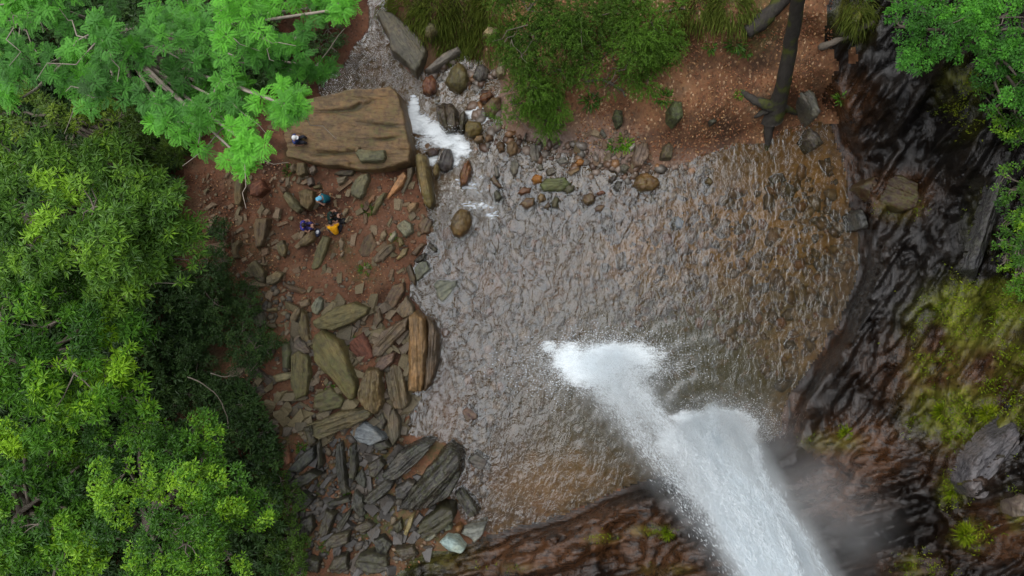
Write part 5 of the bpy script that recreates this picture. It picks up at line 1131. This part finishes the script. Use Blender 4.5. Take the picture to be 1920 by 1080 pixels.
pebbles("rubble", [(PILE, .7), ([(480, 530), (550, 530), (550, 610), (480, 600)], .12), ([(540, 840), (700, 840), (720, 1070), (560, 1070)], .5)], 420, .04, .13, [(0.04, 0.036, 0.03), (0.09, 0.075, 0.05), (0.06, 0.055, 0.05), (0.13, 0.10, 0.06)], .7, "dark rubble filling gaps between the piled slabs", 8, .3)

cube = np.array([(x, y, z) for x in (-1, 1) for y in (-1, 1) for z in (-1, 1)], float)
cf = np.array([(0, 1, 3, 2), (4, 6, 7, 5), (0, 4, 5, 1), (2, 3, 7, 6), (0, 2, 6, 4), (1, 5, 7, 3)])
def chips(name, polys, n, r0, r1, cols, rough, label, seed):
    q = scatter(polys, n, seed); g = np.random.default_rng(seed); n = len(q)
    zz = np.maximum(terrain(q[:, 0], q[:, 1])[0], water_z(q[:, 0], q[:, 1]) - .05); r = r0 + (r1 - r0) * g.random(n) ** 1.8
    v = cube[None] * np.stack([g.uniform(.8, 1.5, n), g.uniform(.4, .8, n), g.uniform(.18, .4, n)], -1)[:, None] * r[:, None, None]
    v = v * (1 + .28 * g.normal(size=v.shape)); v[..., 2] += .35 * v[..., 0] * g.normal(0, .6, (n, 1)) + .35 * v[..., 1] * g.normal(0, .6, (n, 1))
    top = v[..., 2] > 0; v[..., :2] *= np.where(top, .78, 1.0)[..., None]
    a = g.random(n) * 6.283; a = np.where(g.random(n) < .6, g.normal(.9, .4, n), a); ca, sa = np.cos(a)[:, None], np.sin(a)[:, None]
    V = np.stack([v[..., 0] * ca - v[..., 1] * sa, v[..., 0] * sa + v[..., 1] * ca, v[..., 2]], -1) + at(q[:, 0], q[:, 1], zz + r * .12)[:, None]
    Fc = cf[None] + (np.arange(n) * 8)[:, None, None]
    o = obj(name, mesh_np(name, V.reshape(-1, 3), Fc.reshape(-1, 4), 4, False, dict(tint=np.repeat(g.random(n), 8))), m_pebble(name, cols, rough))
    return tag(o, label, "rubble", None, "stuff")
chips("stone_chips", [(BEACH, .8), ([(1080, 240), (1200, 250), (1240, 320), (1060, 320)], .12)], 330, .04, .18, [(0.09, 0.055, 0.032), (0.16, 0.1, 0.055), (0.14, 0.115, 0.06), (0.2, 0.14, 0.085), (0.11, 0.085, 0.05)], .8, "flat stone chips half buried in the beach soil", 11)
chips("slab_rubble", [([(480, 580), (760, 560), (800, 700), (760, 810), (600, 830), (500, 800), (430, 740)], 1)], 300, .06, .3, [(0.07, 0.06, 0.04), (0.12, 0.095, 0.05), (0.15, 0.12, 0.06), (0.085, 0.07, 0.055), (0.17, 0.125, 0.075)], .7, "angular slab fragments packed between the piled rocks", 12)
chips("dark_rubble", [([(540, 830), (700, 815), (760, 850), (860, 960), (780, 1070), (545, 1075)], 1)], 200, .06, .26, [(0.03, 0.027, 0.023), (0.055, 0.048, 0.04), (0.045, 0.042, 0.038), (0.08, 0.065, 0.05)], .5, "dark wet fragments packed round the layered boulder", 13)

# ------------------------------------------------------------------ people
def skin_mesh(name, V, E, R, sub=2):
    me = bpy.data.meshes.new(name + "_cage"); me.from_pydata([tuple(v) for v in V], E, []); me.update()
    o = bpy.data.objects.new(name + "_cage", me); col.objects.link(o)
    sk = o.modifiers.new("skin", 'SKIN'); sk.use_smooth_shade = True
    for i, d_ in enumerate(me.skin_vertices[0].data):
        d_.radius = (R[i], R[i]); d_.use_root = (i == 0)
    sb = o.modifiers.new("sub", 'SUBSURF'); sb.levels = sub; sb.render_levels = sub
    dg = bpy.context.evaluated_depsgraph_get(); dg.update()
    m2 = bpy.data.meshes.new_from_object(o.evaluated_get(dg)); m2.name = name
    bpy.data.objects.remove(o); bpy.data.meshes.remove(me)
    m2.polygons.foreach_set("use_smooth", [True] * len(m2.polygons))
    return m2

def ball(name, c, r, zmin=-1.0, seg=16, bumpy=.0, seed=0):
    b = bmesh.new(); bmesh.ops.create_uvsphere(b, u_segments=seg, v_segments=seg // 2 + 2, radius=1)
    if zmin > -1: bmesh.ops.delete(b, geom=[v for v in b.verts if v.co.z < zmin], context='VERTS')
    for v in b.verts:
        k = 1 + bumpy * (random.random() - .5)
        v.co = Vector((c[0] + v.co.x * r[0] * k, c[1] + v.co.y * r[1] * k, c[2] + v.co.z * r[2] * k))
    me = bpy.data.meshes.new(name); b.to_mesh(me); b.free(); me.polygons.foreach_set("use_smooth", [True] * len(me.polygons))
    return me

SKIN = m_plain("skin", (0.42, 0.23, 0.16), .55, .08, 20, .35)
HAIR = m_plain("black_hair", (0.012, 0.010, 0.009), .45, .3, 40, .5)
def person(px, py, face, label, shirt, trousers, hat=None, lean=.14, arms="knees", legs="bent", seat=.16, z=None, s=1.0, shoes=(0.03, 0.03, 0.035), sleeve=.5):
    s *= .68
    zb = zt(px, py) if z is None else z
    e = empty("person", at(px, py, zb), label, "person", None); e.rotation_euler = (0, 0, math.radians(face)); e.scale = (s, s, s)
    pel = (0, 0, seat); sp = (lean * .35, 0, seat + .2); ch = (lean, 0, seat + .4); nk = (lean * 1.35 + .02, 0, seat + .54); hd = (lean * 1.6 + .05, 0, seat + .63); ht = (lean * 1.7 + .05, 0, seat + .74)
    nose = (hd[0] + .105, 0, hd[2] + .01)
    V = [pel, sp, ch, nk, hd, ht, nose]; E = [(0, 1), (1, 2), (2, 3), (3, 4), (4, 5), (4, 6)]; R = [.13, .125, .14, .055, .09, .07, .018]
    J = {}
    for sg in (-1, 1):
        if legs == "bent": hip, kn, an, to = (.04, sg * .09, seat), (.40, sg * .13, seat + .30), (.48, sg * .11, .06), (.62, sg * .12, .03)
        elif legs == "cross": hip, kn, an, to = (.04, sg * .09, seat - .02), (.30, sg * .34, seat + .02), (.34, -sg * .06, .07), (.40, -sg * .16, .04)
        else: hip, kn, an, to = (.04, sg * .09, seat), (.42, sg * .11, seat + .12), (.78, sg * .10, .07), (.82, sg * .11, .20)
        sh = (ch[0], sg * .17, ch[2] + .06)
        if arms == "knees": el, wr = (ch[0] + .13, sg * .27, ch[2] - .16), (.40, sg * .10, seat + .34)
        elif arms == "wide": el, wr = (ch[0] + .20, sg * .30, ch[2] - .14), (.44, sg * .05, seat + .26)
        else: el, wr = (ch[0] - .05, sg * .26, ch[2] - .2), (ch[0] + .16, sg * .2, seat + .02)
        w = np.array(wr); dv = unit(np.array(wr) - np.array(el)); sd_ = np.array([-dv[1], dv[0], 0]); pm = w + dv * .075
        n = len(V)
        V += [hip, kn, an, to, sh, el, wr, tuple(pm)]; R += [.085, .062, .042, .032, .06, .045, .028, .032]
        E += [(0, n), (n, n + 1), (n + 1, n + 2), (n + 2, n + 3), (2, n + 4), (n + 4, n + 5), (n + 5, n + 6), (n + 6, n + 7)]
        for k, (off, ln) in enumerate([(-.033, .065), (-.011, .08), (.011, .075), (.033, .058)]):
            m = len(V); b_ = pm + sd_ * off + dv * .03; V += [tuple(b_), tuple(b_ + dv * ln * .6 + np.array([0, 0, -.012])), tuple(b_ + dv * ln * .9 + np.array([0, 0, -.04]))]; R += [.011, .010, .008]; E += [(n + 7, m), (m, m + 1), (m + 1, m + 2)]
        m = len(V); V += [tuple(w + dv * .035 - sd_ * sg * .045), tuple(w + dv * .075 - sd_ * sg * .06)]; R += [.012, .009]; E += [(n + 6, m), (m, m + 1)]
        J[sg] = (hip, kn, an, to, sh, el, wr)
    obj("body", skin_mesh("body", V, E, R), SKIN, e)
    SV = [(0, 0, seat - .02), sp, ch, (nk[0] - .01, 0, nk[2] - .035)]; SE = [(0, 1), (1, 2), (2, 3)]; SR = [.155, .15, .165, .085]
    for sg in (-1, 1):
        hip, kn, an, to, sh, el, wr = J[sg]; n = len(SV); mid = tuple(np.array(sh) * (1 - sleeve) + np.array(el) * sleeve) if sleeve <= 1 else wr
        SV += [(sh[0], sh[1], sh[2]), mid]; SR += [.083, .062]; SE += [(2, n), (n, n + 1)]
    obj("shirt", skin_mesh("shirt", SV, SE, SR), m_plain("shirt_cloth", shirt, .85, .2, 9), e)
    TV_ = [(0, 0, seat - .03), (.01, 0, seat + .06)]; TE = [(0, 1)]; TR = [.15, .13]
    for sg in (-1, 1):
        hip, kn, an, to, sh, el, wr = J[sg]; n = len(TV_)
        TV_ += [hip, kn, tuple(np.array(kn) * .25 + np.array(an) * .75)]; TR += [.105, .08, .06]; TE += [(0, n), (n, n + 1), (n + 1, n + 2)]
    obj("trousers", skin_mesh("trousers", TV_, TE, TR), m_plain("trouser_cloth", trousers, .9, .2, 9), e)
    for sg in (-1, 1):
        an, to = np.array(J[sg][2]), np.array(J[sg][3]); c = an * .4 + to * .6
        obj("shoe", ball("shoe", c, (.13, .05, .05)), m_plain("shoe_leather", shoes, .6, .2), e)
        obj("ear", ball("ear", (hd[0] - .005, sg * .092, hd[2]), (.018, .01, .03), seg=8), SKIN, e)
        obj("eye", ball("eye", (hd[0] + .082, sg * .034, hd[2] + .025), (.012, .014, .011), seg=8), HAIR, e)
    obj("mouth", ball("mouth", (hd[0] + .075, 0, hd[2] - .05), (.012, .028, .007), seg=8), m_plain("lips", (0.3, 0.09, 0.07), .5, .1), e)
    obj("hair", ball("hair", (hd[0] - .012, 0, hd[2] + .05), (.108, .102, .115), -.35, 18, .07), HAIR, e)
    if hat:
        h = obj("cap", ball("cap", (hd[0] - .01, 0, hd[2] + .075), (.122, .116, .115), 0.0, 18), m_plain("cap_cloth", hat, .8, .1), e)
        obj("brim", ball("brim", (hd[0] + .10, 0, hd[2] + .085), (.09, .095, .012), seg=14), m_plain("brim_cloth", hat, .8, .1), h)
    return e
slab_z = zt(640, 240) + .72
person(558, 266, 3, "person in blue with a white cap sitting on the huge slab", (0.04, 0.07, 0.24), (0.03, 0.03, 0.04), (0.75, 0.75, 0.75), lean=.05, arms="back", legs="bent", z=zsurf(640, 240) + .72, shoes=(0.7, 0.68, 0.65))
person(618, 373, 200, "person in a teal shirt and light blue cap seated on the beach", (0.012, 0.13, 0.17), (0.02, 0.03, 0.05), (0.16, 0.5, 0.72), lean=.12, arms="knees", legs="bent", s=1.0)
person(571, 425, 0, "person in a purple-blue shirt seated facing the others", (0.055, 0.05, 0.30), (0.05, 0.045, 0.16), None, lean=.10, arms="wide", legs="bent", sleeve=.45)
person(620, 409, 8, "person in a dark green shirt with bare arms on the knees", (0.012, 0.035, 0.026), (0.018, 0.018, 0.02), None, lean=.14, arms="wide", legs="bent", sleeve=.4)
person(633, 438, 105, "person in a bright yellow shirt bending forward on the beach", (0.85, 0.40, 0.008), (0.02, 0.02, 0.025), None, lean=.26, arms="knees", legs="cross", sleeve=.8)

def bag(px, py, rz, body, flap, label):
    z = zt(px, py); e = empty("bag", at(px, py, z), label, "bag"); e.rotation_euler = (0, 0, rz); e.scale = (.72, .72, .72)
    b = bmesh.new(); bmesh.ops.create_cube(b, size=1); bmesh.ops.bevel(b, geom=b.edges[:] + b.verts[:], offset=.22, segments=3, affect='EDGES')
    for v in b.verts: v.co = Vector((v.co.x * .34, v.co.y * .22, v.co.z * .2 + .1 - .05 * abs(v.co.x)))
    me = bpy.data.meshes.new("pack"); b.to_mesh(me); b.free(); obj("pack", me, m_plain("bag_cloth", body, .8, .3), e)
    obj("flap", ball("flap", (.03, 0, .17), (.09, .09, .05)), m_plain("bag_flap", flap, .7, .2), e)
    for sg in (-1, 1):
        V, Q = tube(smooth([(-.14, sg * .06, .12), (-.05, sg * .09, .22), (.06, sg * .08, .22), (.14, sg * .06, .12)], 10), np.full(10, .014), 6)
        obj("strap", mesh_np("strap", V, Q, 4), m_plain("strap_web", body, .8, .2), e)
bag(597, 437, 1.2, (0.035, 0.04, 0.07), (0.5, 0.52, 0.55), "small dark bag with a white patch between the seated people")
bag(644, 415, .4, (0.012, 0.012, 0.014), (0.02, 0.02, 0.02), "black bag beside the yellow-shirted person")
bag(459, 326, .9, (0.02, 0.018, 0.02), (0.45, 0.25, 0.22), "dark bag with a pinkish top under the feathery branch tip")

# ------------------------------------------------------------------ waterfall, spray and mist
JA = np.array([(20.5, 3.6, -7.0, .6), (15, 4.2, -6.0, .65), (10, 4.8, -5.15, .72), (5, 5.5, -4.85, .95), (2, 5.98, -4.75, 1.02), (0, 6.28, -4.75, 1.05)])
JB = np.array([(12, 4.5, -5.45, .5), (9, 4.3, -4.85, .7), (6, 4.0, -4.25, .75), (3, 3.45, -3.4, .8), (0, 2.85, -2.5, .95)])
def jet_at(J, z):
    o_ = np.argsort(J[:, 0]); return np.stack([np.interp(z, J[o_, 0], J[o_, k]) for k in (1, 2, 3)], -1)
def m_spray():
    t = NT("white_water")
    d = t.n("ShaderNodeBsdfDiffuse"); d.inputs[0].default_value = (0.92, 0.97, 1.0, 1)
    tl = t.n("ShaderNodeBsdfTranslucent"); tl.inputs[0].default_value = (0.92, 0.97, 1.0, 1)
    a = t.n("ShaderNodeMixShader"); a.inputs[0].default_value = .45; t.set(a.inputs[1], d.outputs[0]); t.set(a.inputs[2], tl.outputs[0])
    tr_ = t.n("ShaderNodeBsdfTransparent"); b = t.n("ShaderNodeMixShader"); b.inputs[0].default_value = .9
    t.set(b.inputs[1], tr_.outputs[0]); t.set(b.inputs[2], a.outputs[0])
    return t.surf(b.outputs[0])
M['spray'] = m_spray()
LV = Leaves()
def jet(J, n, strands, core, zmax, Lr, wr_, tight):
    g = np.random.default_rng(int(n))
    sa = g.random(strands) * 6.283; srr = np.sqrt(g.random(strands)) * core; wgt = g.random(strands) ** 1.5; wgt /= wgt.sum()
    k = g.choice(strands, n, p=wgt); z = zmax * g.random(n) ** 1.8
    c = jet_at(J, z); c2 = jet_at(J, np.maximum(z - .3, 0)); 
    ph = sa[k] + .35 * np.sin(z * .7 + k); rad = srr[k] * c[:, 2]
    sp_ = tight * (1.2 + .8 * np.exp(-z / 2.0)) * c[:, 2]
    p = np.stack([c[:, 0] + rad * np.cos(ph) + g.normal(0, 1, n) * sp_, c[:, 1] + rad * np.sin(ph) + g.normal(0, 1, n) * sp_, z], -1)
    d = unit(np.stack([c2[:, 0] - c[:, 0], c2[:, 1] - c[:, 1], np.full(n, -.3)], -1) + g.normal(0, .05, (n, 3)))
    s = unit(np.cross(d, g.normal(size=(n, 3))))
    L = g.uniform(*Lr, n) * (1 - .03 * z); w = g.uniform(*wr_, n)
    LV.add(p, d, s, L, w, np.zeros(n))
jet(JA, 150000, 40, .92, 20.3, (.12, .45), (.007, .016), .06)
jet(JB, 34000, 26, .95, 11.5, (.05, .2), (.006, .014), .11)
wf = LV.build("waterfall", M['spray'], None, 0)
tag(wf, "white waterfall plunging from the cliff into the pool", None, None, "structure")
LV = Leaves()
def splash(cx, cy, rx, ry, n, h, seed):
    g = np.random.default_rng(seed); a = g.random(n) * 6.283; q = np.minimum(np.abs(g.normal(0, .42, n)) ** .8 + .12 * g.random(n), 1.5) * (1 + .25 * fbm(np.cos(a) * 2 + seed, np.sin(a) * 2, seed, 3))
    x = cx + rx * q * np.cos(a); y = cy + ry * q * np.sin(a); z = h * g.random(n) ** 2.5 * np.clip(1.15 - q * .6, .1, 1)
    P = at(x, y, z); d = unit(rand_dirs(n, .5)); s = unit(np.cross(d, g.normal(size=(n, 3))))
    L = g.uniform(.012, .042, n); LV.add(P, d, s, L, L * .55, np.zeros(n))
splash(1135, 682, 175, 66, 22000, .5, 1); splash(1345, 806, 125, 58, 16000, .6, 2); splash(1180, 745, 60, 50, 5000, .5, 4); splash(1030, 652, 26, 16, 500, .3, 5); splash(820, 252, 50, 30, 500, .12, 3)
sp2 = LV.build("splash_drops", M['spray'], None, 0)
sp2.location.z = .02
tag(sp2, "drops of white water thrown up where the falls strike the pool", "spray", None, "stuff")

def vol_mat(name, J, dens, soft, nscale, stretch):
    t = NT(name); c = t.coord()
    sx = t.n("ShaderNodeSeparateXYZ"); t.set(sx.inputs[0], c)
    def poly(k):
        f = np.polyfit(J[:, 0], J[:, k], 2)
        return t.math('ADD', t.math('MULTIPLY', t.math('ADD', t.math('MULTIPLY', sx.outputs[2], float(f[0])), float(f[1])), sx.outputs[2]), float(f[2]))
    dx = t.math('SUBTRACT', sx.outputs[0], poly(1)); dy = t.math('SUBTRACT', sx.outputs[1], poly(2))
    r = t.math('DIVIDE', t.math('SQRT', t.math('ADD', t.math('MULTIPLY', dx, dx), t.math('MULTIPLY', dy, dy))), t.math('MULTIPLY', poly(3), soft))
    fall = t.math('POWER', t.math('SUBTRACT', 1.0, r, clamp=True), 1.6)
    n = t.noise(t.mapping(c, (1, 1, stretch)), nscale, 3, .6)
    den = t.math('MULTIPLY', t.math('MULTIPLY', fall, t.ramp(n, [(.4, .05), (.62, 1)])), dens)
    v = t.n("ShaderNodeVolumePrincipled"); v.inputs["Color"].default_value = (.95, .985, 1, 1); t.set(v.inputs["Density"], den); v.inputs["Anisotropy"].default_value = .2
    t.t.links.new(v.outputs[0], t.out.inputs["Volume"]); return t.m
def vol_tube(name, J, soft, mat, label):
    Js = J[np.argsort(-J[:, 0])]; f = [np.polyfit(J[:, 0], J[:, k], 2) for k in (1, 2, 3)]
    zs = np.linspace(Js[0, 0], .06, 14); P = np.stack([np.polyval(f[0], zs), np.polyval(f[1], zs), zs], -1); R = np.polyval(f[2], zs) * soft
    a = np.arange(20) * 2 * math.pi / 20
    V = np.stack([P[:, None, 0] + R[:, None] * np.cos(a), P[:, None, 1] + R[:, None] * np.sin(a), np.repeat(zs[:, None], 20, 1)], -1).reshape(-1, 3)
    i = np.arange(14 * 20).reshape(14, 20); j = np.roll(i, -1, 1)
    Q = [list(map(int, q)) for q in np.stack([i[:-1], i[1:], j[1:], j[:-1]], -1).reshape(-1, 4)] + [list(map(int, i[0])), list(map(int, i[-1][::-1]))]
    me = bpy.data.meshes.new(name); me.from_pydata(V.tolist(), [], Q); me.update()
    return tag(obj(name, me, mat), label, "spray", None, "stuff")
vol_tube("falling_spray", JA, 1.4, vol_mat("spray_cloud", JA, 5.0, 1.4, 1.8, .3), "dense white spray around the main plunge of the waterfall")
vol_tube("drifting_spray", JB, 1.5, vol_mat("thin_spray_cloud", JB, .9, 1.5, 2.6, .4), "thinner spray drifting left of the main plunge")
def mist(name, c, r, dens, label):
    t = NT(name + "_air"); co = t.coord()
    ln = t.n("ShaderNodeVectorMath", operation='LENGTH'); t.set(ln.inputs[0], co)
    f = t.math('POWER', t.math('SUBTRACT', 1.0, ln.outputs["Value"], clamp=True), 1.5)
    n = t.noise(co, 2.2, 3, .55)
    v = t.n("ShaderNodeVolumePrincipled"); v.inputs["Color"].default_value = (.97, .985, 1, 1); t.set(v.inputs["Density"], t.math('MULTIPLY', t.math('MULTIPLY', f, t.ramp(n, [(.3, .2), (.7, 1)])), dens))
    t.t.links.new(v.outputs[0], t.out.inputs["Volume"])
    o = obj(name, ball(name, (0, 0, 0), (1, 1, 1), seg=20), t.m, None, c); o.scale = r
    return tag(o, label, "mist", None, "stuff")
mist("plunge_mist", (6.6, -5.0, 1.4), (3.0, 2.4, 1.7), .5, "mist hanging at the foot of the main plunge")
mist("side_mist", (7.6, -6.2, 3.4), (3.0, 2.4, 2.6), .45, "thin mist drifting onto the cliff right of the falls")
mist("pool_mist", (3.6, -3.1, .5), (2.6, 2.0, .9), .35, "thin mist over the pool under the drifting spray")
